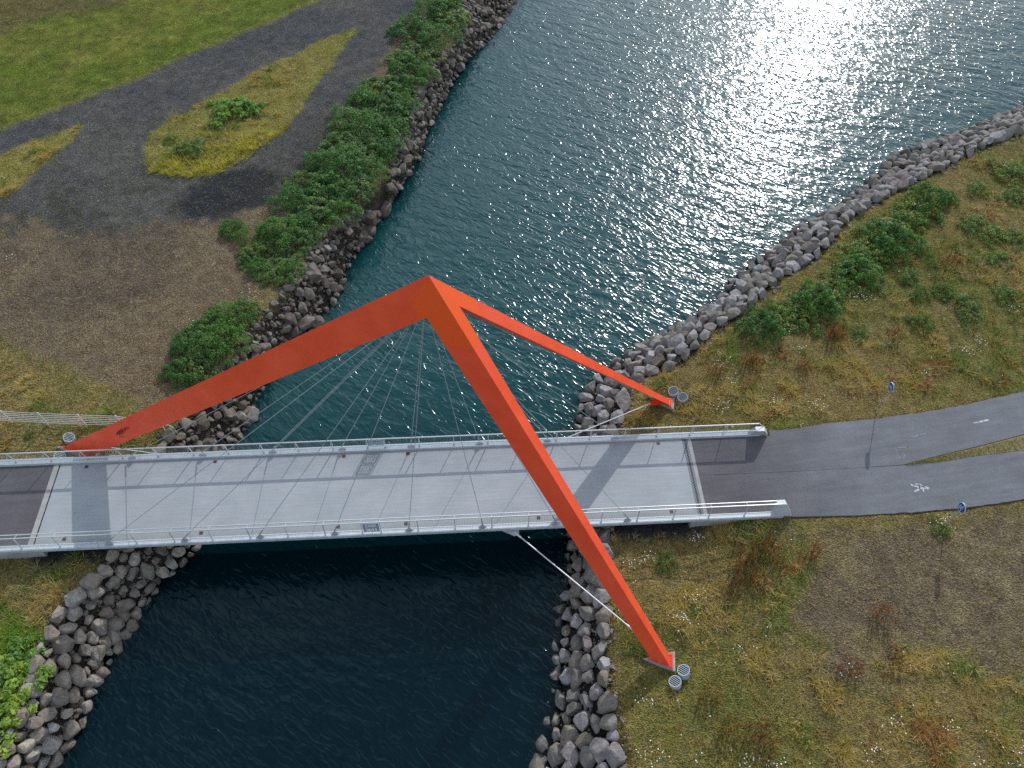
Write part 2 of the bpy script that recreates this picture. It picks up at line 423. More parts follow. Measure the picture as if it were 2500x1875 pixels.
SOIL = [(22.28, -3.6), (24.42, -3.9), (31.22, -3.6), (37.13, -2.9), (45, -2), (45, -10.5), (33.25, -10.86), (30.64, -10.95), (27.31, -10.2), (24.56, -11.2), (22.56, -9.96), (21.85, -8.14), (24.18, -5.72), (23.47, -4.62)]

# ------------------------------------------------------------------ numpy noise
def vnoise(x, y, seed):
    xi, yi = np.floor(x).astype(np.int64), np.floor(y).astype(np.int64)
    fx_, fy_ = x - xi, y - yi
    fx_, fy_ = fx_ * fx_ * (3 - 2 * fx_), fy_ * fy_ * (3 - 2 * fy_)
    def h(a, b):
        n = (a * 374761393 + b * 668265263 + seed * 974711) & 0x7fffffff
        n = ((n ^ (n >> 13)) * 1274126177) & 0x7fffffff
        return ((n ^ (n >> 16)) & 0xffff) / 65535.0
    return (h(xi, yi) * (1 - fx_) + h(xi + 1, yi) * fx_) * (1 - fy_) + (h(xi, yi + 1) * (1 - fx_) + h(xi + 1, yi + 1) * fx_) * fy_
def fbm(x, y, scale, seed=1, octv=4):
    r, a, tot = 0, 1, 0
    for i in range(octv):
        r = r + a * vnoise(x / scale * 2 ** i + 17.3 * i, y / scale * 2 ** i - 9.1 * i, seed + i); tot += a; a *= .55
    return r / tot
def sst(a, b, x):
    t = np.clip((x - a) / (b - a), 0, 1); return t * t * (3 - 2 * t)
def sdf(poly, x, y):                             # signed distance, negative inside
    d = np.full(x.shape, 1e9); ins = np.zeros(x.shape, bool); n = len(poly)
    for i in range(n):
        (ax, ay), (bx, by) = poly[i], poly[(i + 1) % n]
        ex, ey = bx - ax, by - ay
        t = np.clip(((x - ax) * ex + (y - ay) * ey) / (ex * ex + ey * ey), 0, 1)
        d = np.minimum(d, (x - ax - t * ex) ** 2 + (y - ay - t * ey) ** 2)
        c = ((ay > y) != (by > y)) & (x < (bx - ax) * (y - ay) / (by - ay + 1e-12) + ax)
        ins ^= c
    return np.where(ins, -1, 1) * np.sqrt(d)
def line_y(poly, x):
    P = np.array(poly); return np.interp(x, P[:, 0], P[:, 1])

def bank(x, y):
    """(side, s): s is 0 at the waterline and 1 at the top of the rocks; negative in the water"""
    wl, tl, wr, tr = xLW(y), xLT(y), xRW(y), xRT(y)
    sl = (wl - x) / np.maximum(wl - tl, .8); sr = (x - wr) / np.maximum(tr - wr, .8)
    left = x < (wl + wr) / 2
    return left, np.where(left, sl, sr)

def height(x, y):
    left, s = bank(x, y)
    rampr = sst(17.0, 23.5, x) * ~left
    land = ZL + .72 * rampr + (fbm(x, y, 2.2, 5) - .5) * .22 * (1 - .6 * rampr) + (fbm(x, y, .7, 15, 2) - .5) * .13
    near_deck = np.abs(y) < 3.2
    land = np.where(left, land + .25 * sst(8, 25, y), land)
    pathy = (x > 18) & (y < line_y(PU, x) + .02) & (y > line_y(PD, x) - .02)
    land = np.where(pathy, np.minimum(land, -.16), land)
    for fx0, fy0 in ((14.7, -10.0), (17.6, 5.5), (-17.9, 3.7), (15.5, -10.9), (18.6, 6.0)): land = land - .13 * np.exp(-((x - fx0) ** 2 + (y - fy0) ** 2) / .9)
    under = np.abs(x) < 17.6
    land = np.where(near_deck & under, np.minimum(land, -.75), land)
    bed = np.maximum(ZW + 1.5 * s, -7.5)
    z = np.where(s >= 1, land, np.where(s >= 0, ZW + (land - ZW) * (1 - (1 - np.clip(s, 0, 1)) ** 1.3) - .18, bed - .18))
    edge = sst(1.0, 1.25, s)
    return np.where(s >= 1, land - .18 * (1 - edge), z)

V3 = lambda *c: np.array(c, dtype=float)
def lerp(a, b, t): return a + (b - a) * t[..., None]

def zones(x, y):
    """material class, base colour, tuft density (0..1) and tuft palette weights of the land"""
    n1, n2, n3 = fbm(x, y, 6, 21), fbm(x, y, 1.6, 33), fbm(x, y, .55, 44, 2)
    left, s = bank(x, y)
    wob = (n2 - .5) * 1.6 + (n3 - .5) * .5
    cls = np.zeros(x.shape, int)                  # 0 meadow 1 bank 2 lawn 3 gravel 4 soil
    # ---- right meadow
    col = lerp(V3(.27, .205, .08), V3(.20, .19, .052), sst(.35, .65, n1)); den = np.full(x.shape, .95)
    soil = sst(1.6, -1.6, sdf(SOIL, x, y) + wob * 2.4 + (n1 - .5) * 3)
    soil = np.where(left, 0, soil)
    col = lerp(col, lerp(V3(.20, .150, .095), V3(.25, .195, .110), sst(.4, .6, n2)), soil); den = den * (1 - .25 * soil)
    cls = np.where((soil > .5) & ~left, 4, cls)
    # ---- left land
    yl, yr = line_y(LAWN, x), line_y(ROADLOW, x)
    isle = sdf(ISLE, x, y) + wob * .75; patch = sdf(PATCH, x, y) + wob * .6
    lawn = y - yl + wob * .35
    track = np.minimum(y - yr + wob * 2.2 * sst(-2, -10, x) + wob * .8, -lawn)
    is_soil = left & (y < yr + 3) & (y > -3)
    lc = lerp(V3(.235, .178, .112), V3(.175, .138, .098), sst(.4, .62, n1)); ld = np.full(x.shape, .5) + .3 * sst(.5, .7, n1)
    lcls = np.full(x.shape, 4)
    gy = sst(-.8, .8, track)                       # gravel track
    gcol = lerp(V3(.105, .106, .112), V3(.140, .134, .124), sst(.35, .7, n1))
    gcol = lerp(gcol, V3(.092, .088, .070), sst(30, 24, y) * sst(.45, .6, n2) * .8)
    gcol = lerp(gcol, V3(.045, .047, .056), sst(.5, -.5, sdf(DARK, x, y) + wob))
    inn = sst(-13, -6, x) * sst(45, 25, y)          # sparser weeds creep into the eastern branch
    gcol = lerp(gcol, V3(.088, .080, .066), inn * .6)
    lc = lerp(lc, gcol, gy); ld = ld * (1 - gy) + gy * (.015 + .06 * inn * sst(.5, .7, n2)); lcls = np.where(gy > .5, 3, lcls)
    gi = sst(.25, -.25, isle); gp = sst(.4, -.4, patch)
    lc = lerp(lc, lerp(V3(.26, .245, .06), V3(.31, .265, .08), n1), np.maximum(gi, gp)); ld = np.maximum(ld * (1 - gi) * (1 - gp), np.maximum(gi * .85, gp))
    lcls = np.where(np.maximum(gi, gp) > .5, 0, lcls)
    gl = sst(-.15, .25, lawn)
    lawnc = lerp(V3(.145, .195, .028), V3(.225, .225, .045), sst(.35, .68, n1 * .5 + n2 * .5))
    n6 = fbm(x, y, .9, 47, 3); lawnc = lawnc * (.86 + .28 * sst(.32, .68, n6))[..., None]
    lawnc = lerp(lawnc, V3(.17, .13, .06), sst(-1, 2, y - (48.9 + .54 * (x + 37)) + wob * 2.5) * .85)
    lawnc = lerp(lawnc, V3(.24, .21, .09), sst(.1, .3, lawn) * sst(.9, .45, lawn) * .7)
    lc = lerp(lc, lawnc, gl); ld = np.where(gl > .5, .75, ld); lcls = np.where(gl > .5, 2, lcls)
    low = sst(.8, -.8, y - line_y(YG, x) + wob)       # olive grass by the fence and below the deck
    lc = lerp(lc, lerp(V3(.25, .21, .07), V3(.29, .23, .10), n1), low); ld = ld * (1 - low) + .9 * low; lcls = np.where(low > .5, 0, lcls)
    strip = sst(3.2, .8, (xLT(y) - x)) * sst(4, 8, y) * (1 - gy)
    lc = lerp(lc, V3(.27, .22, .10), strip); ld = np.maximum(ld, strip * .8)
    col = np.where(left[..., None], lc, col); den = np.where(left, ld, den); cls = np.where(left, lcls, cls)
    # ---- gravel under the deck, rock bank
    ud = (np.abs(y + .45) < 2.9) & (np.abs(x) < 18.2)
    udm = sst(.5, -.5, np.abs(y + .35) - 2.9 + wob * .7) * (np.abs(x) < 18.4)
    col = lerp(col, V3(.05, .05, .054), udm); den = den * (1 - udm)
    far_l = left & (y > 4)
    bk = sst(1.12, .98, s + (n3 - .5) * .2 + np.where(far_l, .22, 0))
    bc = lerp(V3(.060, .051, .040), V3(.105, .090, .068), n2) * np.where(left, 1.0, .55)[..., None]
    wetl = sst(.25, -.1, s); bc = lerp(bc, V3(.022, .024, .018), wetl)
    den = den * (.45 + .55 * sst(.30, .55, fbm(x, y, .9, 57, 3)))
    col = lerp(col, bc, bk); den = np.maximum(den, far_l * .8 * (s > .7)) * sst(.98, 1.2, s + np.where(far_l, .30, 0)); cls = np.where(s < 1.0, 1, cls)
    onpath = (x > 17.6) & (y < line_y(PU, x) + .05) & (y > line_y(PD, x) - .05)
    den = np.where(onpath, 0, den)
    return cls, np.clip(col, 0, 1), den

# ------------------------------------------------------------------ terrain
gx = np.concatenate([[-700, -350, -180, -110, -75, -58], np.arange(-46, 66.01, .25), [72, 80, 95, 130, 220, 380, 700]])
gy_ = np.concatenate([[-600, -300, -140, -70, -45, -34], np.arange(-28, 64.01, .25), [68, 76, 90, 120, 180, 320, 600]])
X, Y = np.meshgrid(gx, gy_)
Z = height(X, Y)
cls, colr, den_ = zones(X, Y)
nx, ny = len(gx), len(gy_)
idx = np.arange(nx * ny).reshape(ny, nx)
quads = np.stack([idx[:-1, :-1], idx[:-1, 1:], idx[1:, 1:], idx[1:, :-1]], -1).reshape(-1, 4)
vco = np.stack([X, Y, Z], -1).reshape(-1, 3)
fc = cls.reshape(-1)[quads[:, 0]]
for k, nm, lb in ((0, 'meadow', 'dry olive meadow ground on both shores'), (1, 'riverbed', 'stony banks and bed of the channel'), (2, 'lawn', 'mown green lawn beyond the gravel track'),
                  (3, 'gravel_track', 'dark grey gravel track forking round a grassy island'), (4, 'soil', 'bare brown stony soil')):
    q = quads[fc == k]
    u, inv = np.unique(q, return_inverse=True)
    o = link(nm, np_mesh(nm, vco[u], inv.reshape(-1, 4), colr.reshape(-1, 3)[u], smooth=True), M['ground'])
    tag(o, lb, kind='structure')

# ------------------------------------------------------------------ water
wxs, wys = np.arange(-22, 90, .5), np.arange(-24, 90, .5)
wx = np.concatenate([[-30], wxs, [110, 150, 260, 500]]); wy = np.concatenate([[-400, -120, -45], wys, [110, 160, 300, 600]])
WX, WY = np.meshgrid(wx, wy)
left, s = bank(WX, WY)
dist_in = np.where(left, WX - xLW(WY), xRW(WY) - WX)
dist_in = dist_in * np.where(left, .85, .72)
shallow = np.clip(1 - dist_in / 1.3, 0, 1) ** 1.4
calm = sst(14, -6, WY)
keep = dist_in > -1.6
n_ = WX.shape
widx = np.arange(WX.size).reshape(n_)
wq = np.stack([widx[:-1, :-1], widx[:-1, 1:], widx[1:, 1:], widx[1:, :-1]], -1).reshape(-1, 4)
kf = keep.reshape(-1)[wq].any(1)
wq = wq[kf]
u, inv = np.unique(wq, return_inverse=True)
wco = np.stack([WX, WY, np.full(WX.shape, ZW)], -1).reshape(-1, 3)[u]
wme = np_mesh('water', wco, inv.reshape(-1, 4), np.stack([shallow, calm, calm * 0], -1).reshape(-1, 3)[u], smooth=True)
def water_nodes(t, p):
    at = t.nodes.new('ShaderNodeAttribute'); at.attribute_name = 'Col'
    sep = t.nodes.new('ShaderNodeSeparateColor'); t.links.new(at.outputs['Color'], sep.inputs[0])
    sh, ca = sep.outputs[0], sep.outputs[1]
    v1 = coords(t, (1, 2.3, 1), rotz=R(27), obj=False)
    v2 = coords(t, (1, 2.4, 1), rotz=R(40), obj=False)
    v3 = coords(t, (1, 1.7, 1), rotz=R(72), obj=False)
    a = noise(t, v1, .55, 1, .4); b = noise(t, v2, 1.15, 1.4, .42); c = noise(t, v3, 1.7, 1.5, .5)
    def crest(n, pw): return math_(t, 'POWER', math_(t, 'SUBTRACT', 1.0, math_(t, 'ABSOLUTE', math_(t, 'SUBTRACT', math_(t, 'MULTIPLY', n, 2.0), 1.0))), pw)
    cr, cr2 = crest(b, 7.0), crest(c, 6.0)
    big = noise(t, coords(t, (.12, .2, .2), obj=False), 1, 3, .5)
    h = math_(t, 'ADD', math_(t, 'MULTIPLY', a, 0.105), math_(t, 'ADD', math_(t, 'MULTIPLY', b, 0.050), math_(t, 'ADD', math_(t, 'MULTIPLY', c, 0.026), math_(t, 'ADD', math_(t, 'MULTIPLY', cr, 0.021), math_(t, 'MULTIPLY', cr2, 0.0015)))))
    amp = math_(t, 'MULTIPLY', math_(t, 'SUBTRACT', 1.0, math_(t, 'MULTIPLY', ca, .40)), math_(t, 'ADD', .55, math_(t, 'MULTIPLY', big, .9)))
    bp = N(t, 'ShaderNodeBump', Strength=1.0, Distance=1.0)
    t.links.new(math_(t, 'MULTIPLY', h, amp), bp.inputs['Height'])
    t.links.new(bp.outputs[0], p.inputs['Normal'])
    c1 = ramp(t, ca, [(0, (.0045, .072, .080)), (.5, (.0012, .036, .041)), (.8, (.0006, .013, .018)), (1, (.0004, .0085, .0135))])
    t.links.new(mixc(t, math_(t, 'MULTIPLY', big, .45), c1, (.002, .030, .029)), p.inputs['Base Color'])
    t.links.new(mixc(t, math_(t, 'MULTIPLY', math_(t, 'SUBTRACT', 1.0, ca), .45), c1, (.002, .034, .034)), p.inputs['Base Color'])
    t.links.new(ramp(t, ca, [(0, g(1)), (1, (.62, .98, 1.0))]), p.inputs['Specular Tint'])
    p.inputs['IOR'].default_value = 1.38
    p.inputs['Roughness'].default_value = .16
    tr = t.nodes.new('ShaderNodeBsdfTransparent'); tr.inputs[0].default_value = (.55, .68, .66, 1)
    gl = t.nodes.new('ShaderNodeBsdfGlossy'); gl.inputs['Roughness'].default_value = .07; t.links.new(bp.outputs[0], gl.inputs['Normal'])
    fr = t.nodes.new('ShaderNodeFresnel'); fr.inputs[0].default_value = 1.33; t.links.new(bp.outputs[0], fr.inputs['Normal'])
    clear = t.nodes.new('ShaderNodeMixShader'); t.links.new(fr.outputs[0], clear.inputs[0]); t.links.new(tr.outputs[0], clear.inputs[1]); t.links.new(gl.outputs[0], clear.inputs[2])
    mx = t.nodes.new('ShaderNodeMixShader'); t.links.new(math_(t, 'MULTIPLY', sh, .62), mx.inputs[0])
    t.links.new(p.outputs[0], mx.inputs[1]); t.links.new(clear.outputs[0], mx.inputs[2])
    t.links.new(mx.outputs[0], t.nodes['Material Output'].inputs['Surface'])
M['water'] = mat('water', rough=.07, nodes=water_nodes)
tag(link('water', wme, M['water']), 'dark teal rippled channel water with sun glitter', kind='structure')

# ------------------------------------------------------------------ asphalt paths and median
def sheet(name, poly, z, depth, m, label, parent=None, kind='structure'):
    mb = MB(); mb.prism([(x, y, z - depth) for x, y in poly], (0, 0, depth))
    me = mb.mesh(name)
    bm = bmesh.new(); bm.from_mesh(me); bmesh.ops.triangulate(bm, faces=bm.faces); bm.to_mesh(me); bm.free()
    return tag(link(name, me, m, parent), label, kind=kind)
def dense(poly, jit=.016, step=.3):
    out = []
    for i in range(len(poly) - 1):
        a, b = np.array(poly[i]), np.array(poly[i + 1]); k = max(1, int(np.linalg.norm(b - a) / step))
        for j in range(k): out.append(tuple(a + (b - a) * j / k + (rng.normal(0, jit, 2) if (i or j) and a[0] > 23.3 else 0)))
    return out + [tuple(poly[-1])]
up_edge, lo_edge = dense(PU), dense(PD)
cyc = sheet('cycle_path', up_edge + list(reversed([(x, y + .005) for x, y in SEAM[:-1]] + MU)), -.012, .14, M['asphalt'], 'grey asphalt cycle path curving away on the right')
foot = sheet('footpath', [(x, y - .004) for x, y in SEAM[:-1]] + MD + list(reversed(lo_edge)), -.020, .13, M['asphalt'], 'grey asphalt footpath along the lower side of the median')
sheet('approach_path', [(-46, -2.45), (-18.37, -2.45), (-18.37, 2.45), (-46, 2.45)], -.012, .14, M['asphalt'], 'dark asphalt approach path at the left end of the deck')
sheet('median_strip', [(x + .03, y - .03) for x, y in MU] + list(reversed([(x, y + .03) for x, y in MD[1:]])), -.035, .10,
      mat('median_soil', (.28, .23, .11), .95), 'thin strip of dry grass between the two paths')
def flat(pts_list, z, name, m, parent, th=.004):
    mb = MB()
    for poly in pts_list: mb.prism([(x, y, z) for x, y in poly], (0, 0, th))
    return mb.build(name, m, parent)
def stroke(p, q, w):
    p, q = Vector(p), Vector(q); d = (q - p).normalized(); a = Vector((-d.y, d.x)) * w / 2
    return [tuple(p - a), tuple(q - a), tuple(q + a), tuple(p + a)]
def disc(c, r, n=16): return [(c[0] + r * math.cos(2 * math.pi * i / n), c[1] + r * math.sin(2 * math.pi * i / n)) for i in range(n)]
def ringpoly(c, r0, r1, a0=0, a1=360, n=20):
    A = [R(a0 + (a1 - a0) * i / n) for i in range(n + 1)]
    return [[(c[0] + r0 * math.cos(A[i]), c[1] + r0 * math.sin(A[i])), (c[0] + r1 * math.cos(A[i]), c[1] + r1 * math.sin(A[i])),
             (c[0] + r1 * math.cos(A[i + 1]), c[1] + r1 * math.sin(A[i + 1])), (c[0] + r0 * math.cos(A[i + 1]), c[1] + r0 * math.sin(A[i + 1]))] for i in range(n)]
ZP = -.010
flat([stroke((35.98, 2.74), (37.03, 2.96), .11)], ZP, 'lane_dash', M['paint_white'], cyc)
flat([stroke((31.75, 1.96), (32.82, 2.15), .10)], ZP, 'lane_dash', M['paint_worn'], cyc)
b_ = ringpoly((30.72, .78), .20, .25, 150, 400) + ringpoly((30.70, 1.27), .19, .235, 190, 300) + [stroke((30.75, 1.24), (31.40, 1.33), .05), stroke((31.32, 1.35), (31.45, 1.26), .05), stroke((31.12, .98), (31.22, 1.03), .06)]
flat(b_, ZP, 'bicycle_marking', M['paint_worn'], cyc)
ZQ = -.018
pm = [disc((31.50, -1.43), .105), stroke((31.42, -1.42), (31.02, -1.38), .17), stroke((31.08, -1.36), (30.60, -1.19), .12), stroke((31.06, -1.42), (30.66, -1.66), .12),
      stroke((31.34, -1.36), (31.12, -1.16), .07), stroke((31.12, -1.17), (30.88, -1.15), .07), stroke((31.22, -1.48), (31.20, -1.72), .09)]
flat(pm, ZQ, 'pedestrian_marking', M['paint_white'], foot)

# ------------------------------------------------------------------ footbridge
bridge = thing('footbridge', 'long pale concrete footbridge deck crossing the channel on stay cables', 'footbridge', (0, 0, -.3))
def local(o):                                    # keep world coordinates for parts of the moved root
    o.location = (0, 0, .3); return o
def part(mb, name, m, parent=bridge, smooth=False):
    return local(mb.build(name, m, parent, smooth)) if parent is bridge else mb.build(name, m, parent, smooth)
part(MB().prism([(-17.99, -2.46, 0), (-17.99, 2.46, 0), (-17.99, 2.2, -.42), (-17.99, -2.2, -.42)], (35.97, 0, 0)), 'deck_slab', M['concrete'])
for sg in (1, -1):
    mb = MB()
    prof = [(2.462, -.02), (2.50, .085), (2.80, .145), (2.84, .14), (2.86, -.06), (2.70, -.27), (2.462, -.27)]
    for x0, x1 in ((-22.7, -18.0), (-17.99, -6.0), (-5.992, 6.0), (6.008, 17.99), (18.0, 22.7)):
        mb.prism([(x0, sg * y, z) for y, z in prof], (x1 - x0, 0, 0))
    part(mb, 'edge_beam', M['steel'])
    mb = MB().box((-22.6, min(sg * 2.51, sg * 2.56), .095), (22.6, max(sg * 2.51, sg * 2.56), .118)); part(mb, 'kerb_lip', M['white_steel'])
# joints at both ends
part(MB().box((-18.36, -2.455, -.2), (-18.07, 2.455, -.004)), 'joint_strip', M['old_concrete'])
part(MB().box((-18.07, -2.45, -.2), (-17.995, 2.45, -.03)), 'joint_gap', M['dark'])
part(MB().box((18.315, -2.455, -.2), (18.525, 2.455, -.004)), 'joint_strip', M['old_concrete'])
comb = MB(); cw = .075
for i in range(int(4.9 / cw)):
    y0 = -2.45 + i * cw
    a_ = .115 + .05 * (i % 2)
    comb.box((17.985, y0, -.06), (17.985 + a_, y0 + cw - .004, -.006)); comb.box((17.985 + a_ + .055, y0, -.06), (18.31, y0 + cw - .004, -.006))
part(comb, 'comb_joint', mat('joint_steel', (.17, .18, .19), .6, .4))
part(MB().box((17.985, -2.45, -.2), (18.31, 2.45, -.065)), 'joint_gap', M['dark'])
for x in (-16.5, -9.26, -1.9, 1.8, 9.1, 16.54):
    for y in (2.23, -2.21):
        f = part(MB().box((x - .10, y - .10, -.02), (x + .10, y + .10, .006)), 'light_cover', M['brown_plate'])
        part(MB().add([(x - .1, y - .1, .007), (x + .1, y - .1, .007), (x + .1, y + .1, .007), (x - .1, y + .1, .007), (x - .075, y - .075, .007), (x + .075, y - .075, .007), (x + .075, y + .075, .007), (x - .075, y + .075, .007)],
                      [(0, 1, 5, 4), (1, 2, 6, 5), (2, 3, 7, 6), (3, 0, 4, 7)]), 'cover_rim', mat('rust', (.16, .045, .03), .7), f)
# stay cables
TOP = Vector((3.95, .42, 15.02))
for i in range(8):
    x = -14 + 4 * i
    for sg in (1, -1):
        base = Vector((x, sg * 2.64, .36))
        d = (TOP - base).normalized()
        top = TOP + Vector((-.25 + .07 * i, sg * .12, -.02))
        c = part(MB().tube([base, top], .0165, 6), 'stay_cable', M['cable'])
        dx = d.x / d.z
        MB().prism([(x - .24, sg * 2.64 - .012, .12), (x + .24, sg * 2.64 - .012, .12), (x + .05 + .12 * dx, sg * 2.64 - .012, .36), (x - .05 + .12 * dx, sg * 2.64 - .012, .36)], (0, .024, 0)).build('anchor_fin', M['steel'], c)
        MB().tube([base - d * .10, base + d * .55], .038, 8).build('socket', M['cable'], c)
# tie rods from the deck to the feet of the legs
for (p, q) in (((7.73, -2.86, -.30), (13.55, -8.60, -.32)), ((10.6, 2.8, -.30), (16.6, 5.28, -.32)), ((-11.6, 2.86, -.30), (-16.4, 3.78, -.30))):
    p, q = Vector(p), Vector(q); d = (q - p).normalized()
    c = part(MB().tube([p, q], .034, 8), 'tie_rod', M['white_steel'])
    MB().tube([p, p + d * .5], .06, 8).build('fork_end', M['white_steel'], c)
    MB().tube([q - d * .5, q], .055, 8).build('fork_end', M['white_steel'], c)
    sg = 1 if p.y > 0 else -1
    k = 1 if d.x > 0 else -1
    MB().prism([(p.x - k * .75, sg * 2.72, p.z - .02), (p.x + k * .25, sg * 2.72, p.z - .02), (p.x + k * .25, sg * 3.02, p.z - .02), (p.x + k * .0, sg * 3.10, p.z - .02)], (0, 0, .05)).build('gusset', M['steel'], c)

# abutments
for sx, lb in ((-1, 'grey concrete abutment with tapering wing walls under the left deck end'), (1, 'grey concrete abutment with tapering wing walls under the right deck end')):
    ab = thing('abutment', lb, 'abutment', (sx * 18, 0, -2))
    def ap(mb, nm):
        o = mb.build(nm, M['old_concrete'], ab); o.location = (-sx * 18, 0, 2)
    ap(MB().box((min(sx * 17.65, sx * 18.0), -2.55, -2.2), (max(sx * 17.65, sx * 18.0), 2.55, -.43)), 'bearing_wall')
    for sg in (1, -1):
        ap(MB().prism([(sx * 17.60, sg * 2.78, -.272), (sx * 22.68, sg * 2.78, -.272), (sx * 22.68, sg * 2.78, -.55), (sx * 17.60, sg * 2.88, -1.5)], (0, -sg * .28, 0)), 'wing_wall')

# ------------------------------------------------------------------ railings
def digit_cells(txt, x0, z0, wd, ht):
    segs = {'2': [(0, .75, .15, 1), (.15, 1, .85, 1), (.85, 1, 1, .8), (1, .8, 1, .62), (1, .62, 0, 0), (0, 0, 1, 0)], '0': [(.2, 0, .8, 0), (.8, 0, 1, .25), (1, .25, 1, .75), (1, .75, .8, 1), (.8, 1, .2, 1), (.2, 1, 0, .75), (0, .75, 0, .25), (0, .25, .2, 0)],
            '1': [(.6, 0, .6, 1), (.6, 1, .3, .8)], '3': [(0, .9, .2, 1), (.2, 1, .8, 1), (.8, 1, 1, .75), (1, .75, .5, .53), (.5, .53, 1, .28), (1, .28, .8, 0), (.8, 0, .2, 0), (.2, 0, 0, .12)]}
    out = []; step = wd / len(txt)
    for i, ch in enumerate(txt):
        for a in segs[ch]:
            out.append((x0 + step * (i + .14 + .68 * a[0]), z0 + ht * a[1], x0 + step * (i + .14 + .68 * a[2]), z0 + ht * a[3]))
    return out
def make_plaque(parent, sg):
    w0, w1, h0, h1, cs = -.43, .43, .20, 1.06, .0215
    sgm = digit_cells('2013', -.30, .30, .60, .25)
    top = digit_cells('2013', -.30, .30, .60, .25)
    segs_ = sgm + [(-a, 1.26 - b, -c, 1.26 - d) for a, b, c, d in top]     # the upper row is turned upside down
    nxp, nzp = int((w1 - w0) / cs), int((h1 - h0) / cs)
    cx = w0 + (np.arange(nxp) + .5) * cs; cz = h0 + (np.arange(nzp) + .5) * cs
    GX, GZ = np.meshgrid(cx, cz); d = np.full(GX.shape, 9.)
    for a, b, c, e in segs_:
        ex, ez = c - a, e - b; t = np.clip(((GX - a) * ex + (GZ - b) * ez) / (ex * ex + ez * ez + 1e-9), 0, 1)
        d = np.minimum(d, np.hypot(GX - a - t * ex, GZ - b - t * ez))
    solid = d > .0175
    vs_, fs, vid = [], [], {}
    def v(i, j):
        if (i, j) not in vid:
            z = h0 + j * cs
            vid[(i, j)] = len(vs_); vs_.append((w0 + i * cs, sg * (2.70 - .09 * (z - .14)), z))
        return vid[(i, j)]
    for j in range(nzp):
        for i in range(nxp):
            if solid[j, i]: fs.append((v(i, j), v(i + 1, j), v(i + 1, j + 1), v(i, j + 1)))
    me = bpy.data.meshes.new('number_panel'); me.from_pydata(vs_, [], fs)
    o = link('number_panel', me, M['plaque'], parent)
    md = o.modifiers.new('thickness', 'SOLIDIFY'); md.thickness = .010; md.offset = 0
    # pale light reflected off the deck shows through the cut-out numerals; thin back sheet on the inner side
    return o
posts = sorted([s_ * (.5 + 2 * k) for k in range(11) for s_ in (1, -1)])
for sg, lb in ((1, 'steel railing with wire infill along the far side of the deck'), (-1, 'steel railing with wire infill along the near side of the deck')):
    rl = thing('railing', lb, 'railing', (0, sg * 2.7, .14), group='railings of the footbridge')
    def rp(mb, nm, m, par=None):
        o = mb.build(nm, m, par or rl)
        if par is None: o.location = (0, -sg * 2.7, -.14)
        return o
    yo, zo, yi, zi = sg * 2.60, 1.16, sg * 2.28, .91
    rp(MB().tube([(-22.38, yo, zo), (22.38, yo, zo)], .036, 8), 'top_rail', M['rail'])
    rp(MB().tube([(-22.2, yi, zi), (22.2, yi, zi)], .034, 8), 'hand_rail', M['rail'])
    rp(MB().tube([(-22.2, sg * 2.692, .21), (22.2, sg * 2.692, .21)], .012, 6), 'bottom_rail', M['steel'])
    p0 = None
    for x in posts:
        mb = MB().bar((x, sg * 2.70, .13), (x, yo, zo), .045, .045, (1, 0, 0))
        mb.bar((x, yo, zo - .05), (x, yi, zi), .02, .02)
        mb.box((x - .05, sg * 2.70 - .06, .128), (x + .05, sg * 2.70 + .06, .15))
        rp(mb, 'post', M['steel'])
    mb = MB(); xs = np.arange(-22.1, 22.11, .085)
    for x in xs:
        if abs(x) < .45: continue
        mb.bar((x, sg * 2.692, .2), (x, yo, zo - .02), .008, .008, (1, 0, 0))
    tag(rp(mb, 'wire_infill', M['mesh_wire']), kind='stuff')
    pl = make_plaque(rl, sg); pl.location = (0, -sg * 2.7, -.14)
    for sx in (1, -1):                            # folded sheet end pieces
        e0, e1 = sx * 22.18, sx * 22.68
        mb = MB()
        A_ = [(sx * 22.10, sg * 2.50, .11), (sx * 23.18, sg * 2.47, .06), (e1, yi - sg * .03, .93), (e0, yi - sg * .03, .93)]
        B_ = [(sx * 22.05, sg * 2.80, .14), (sx * 23.18, sg * 2.84, .06), (sx * 22.75, sg * 2.52, .93), (e0, sg * 2.52, .93)]
        mb.add(A_ + B_, [(0, 1, 2, 3), (7, 6, 5, 4), (3, 2, 6, 7), (1, 5, 6, 2), (0, 3, 7, 4), (0, 4, 5, 1)])
        pe = rp(mb, 'end_panel', M['steel'])
        MB().box((min(e0, e1), min(yi - sg * .05, sg * 2.54), .932), (max(e0, e1), max(yi - sg * .05, sg * 2.54), .945)).build('cap', M['white_steel'], pe)
        MB().tube([(sx * 22.38, yo, zo), (sx * 22.72, sg * 2.54, .93)], .02, 6).build('rail_end', M['rail'], pe)

# ------------------------------------------------------------------ pylon
APX = Vector((4.278, -.002, 17.15))
FN, FF, FL = Vector((15.087, -10.29, -.6)), Vector((17.93, 5.748, -.6)), Vector((-18.573, 3.997, -.6))
C1, C2 = Vector((4.07, -.52, 15.25)), Vector((5.40, -.20, 15.53))
nL, nR, fL, lR = Vector((14.27, -9.97, -.68)), Vector((15.06, -9.67, -.41)), Vector((18.03, 5.40, -.83)), Vector((-17.03, 3.30, -.74))
ax_ = (APX - FL); ax_.z = 0; ax_.normalize(); pn = Vector((-ax_.y, ax_.x, 0))
def mirror(P): return P - pn * (2 * (P - APX).dot(pn))
C3, fB, lB = mirror(C1), mirror(nL), mirror(lR)
def foot(P, Q, z=-.62):                           # extend the edge Q -> P to the base plate
    t = (z - Q.z) / (P.z - Q.z); return Q + (P - Q) * t
pylon = thing('pylon', 'tall orange red steel pylon of three triangular legs straddling the deck', 'bridge pylon', (4.278, 0, -.6))
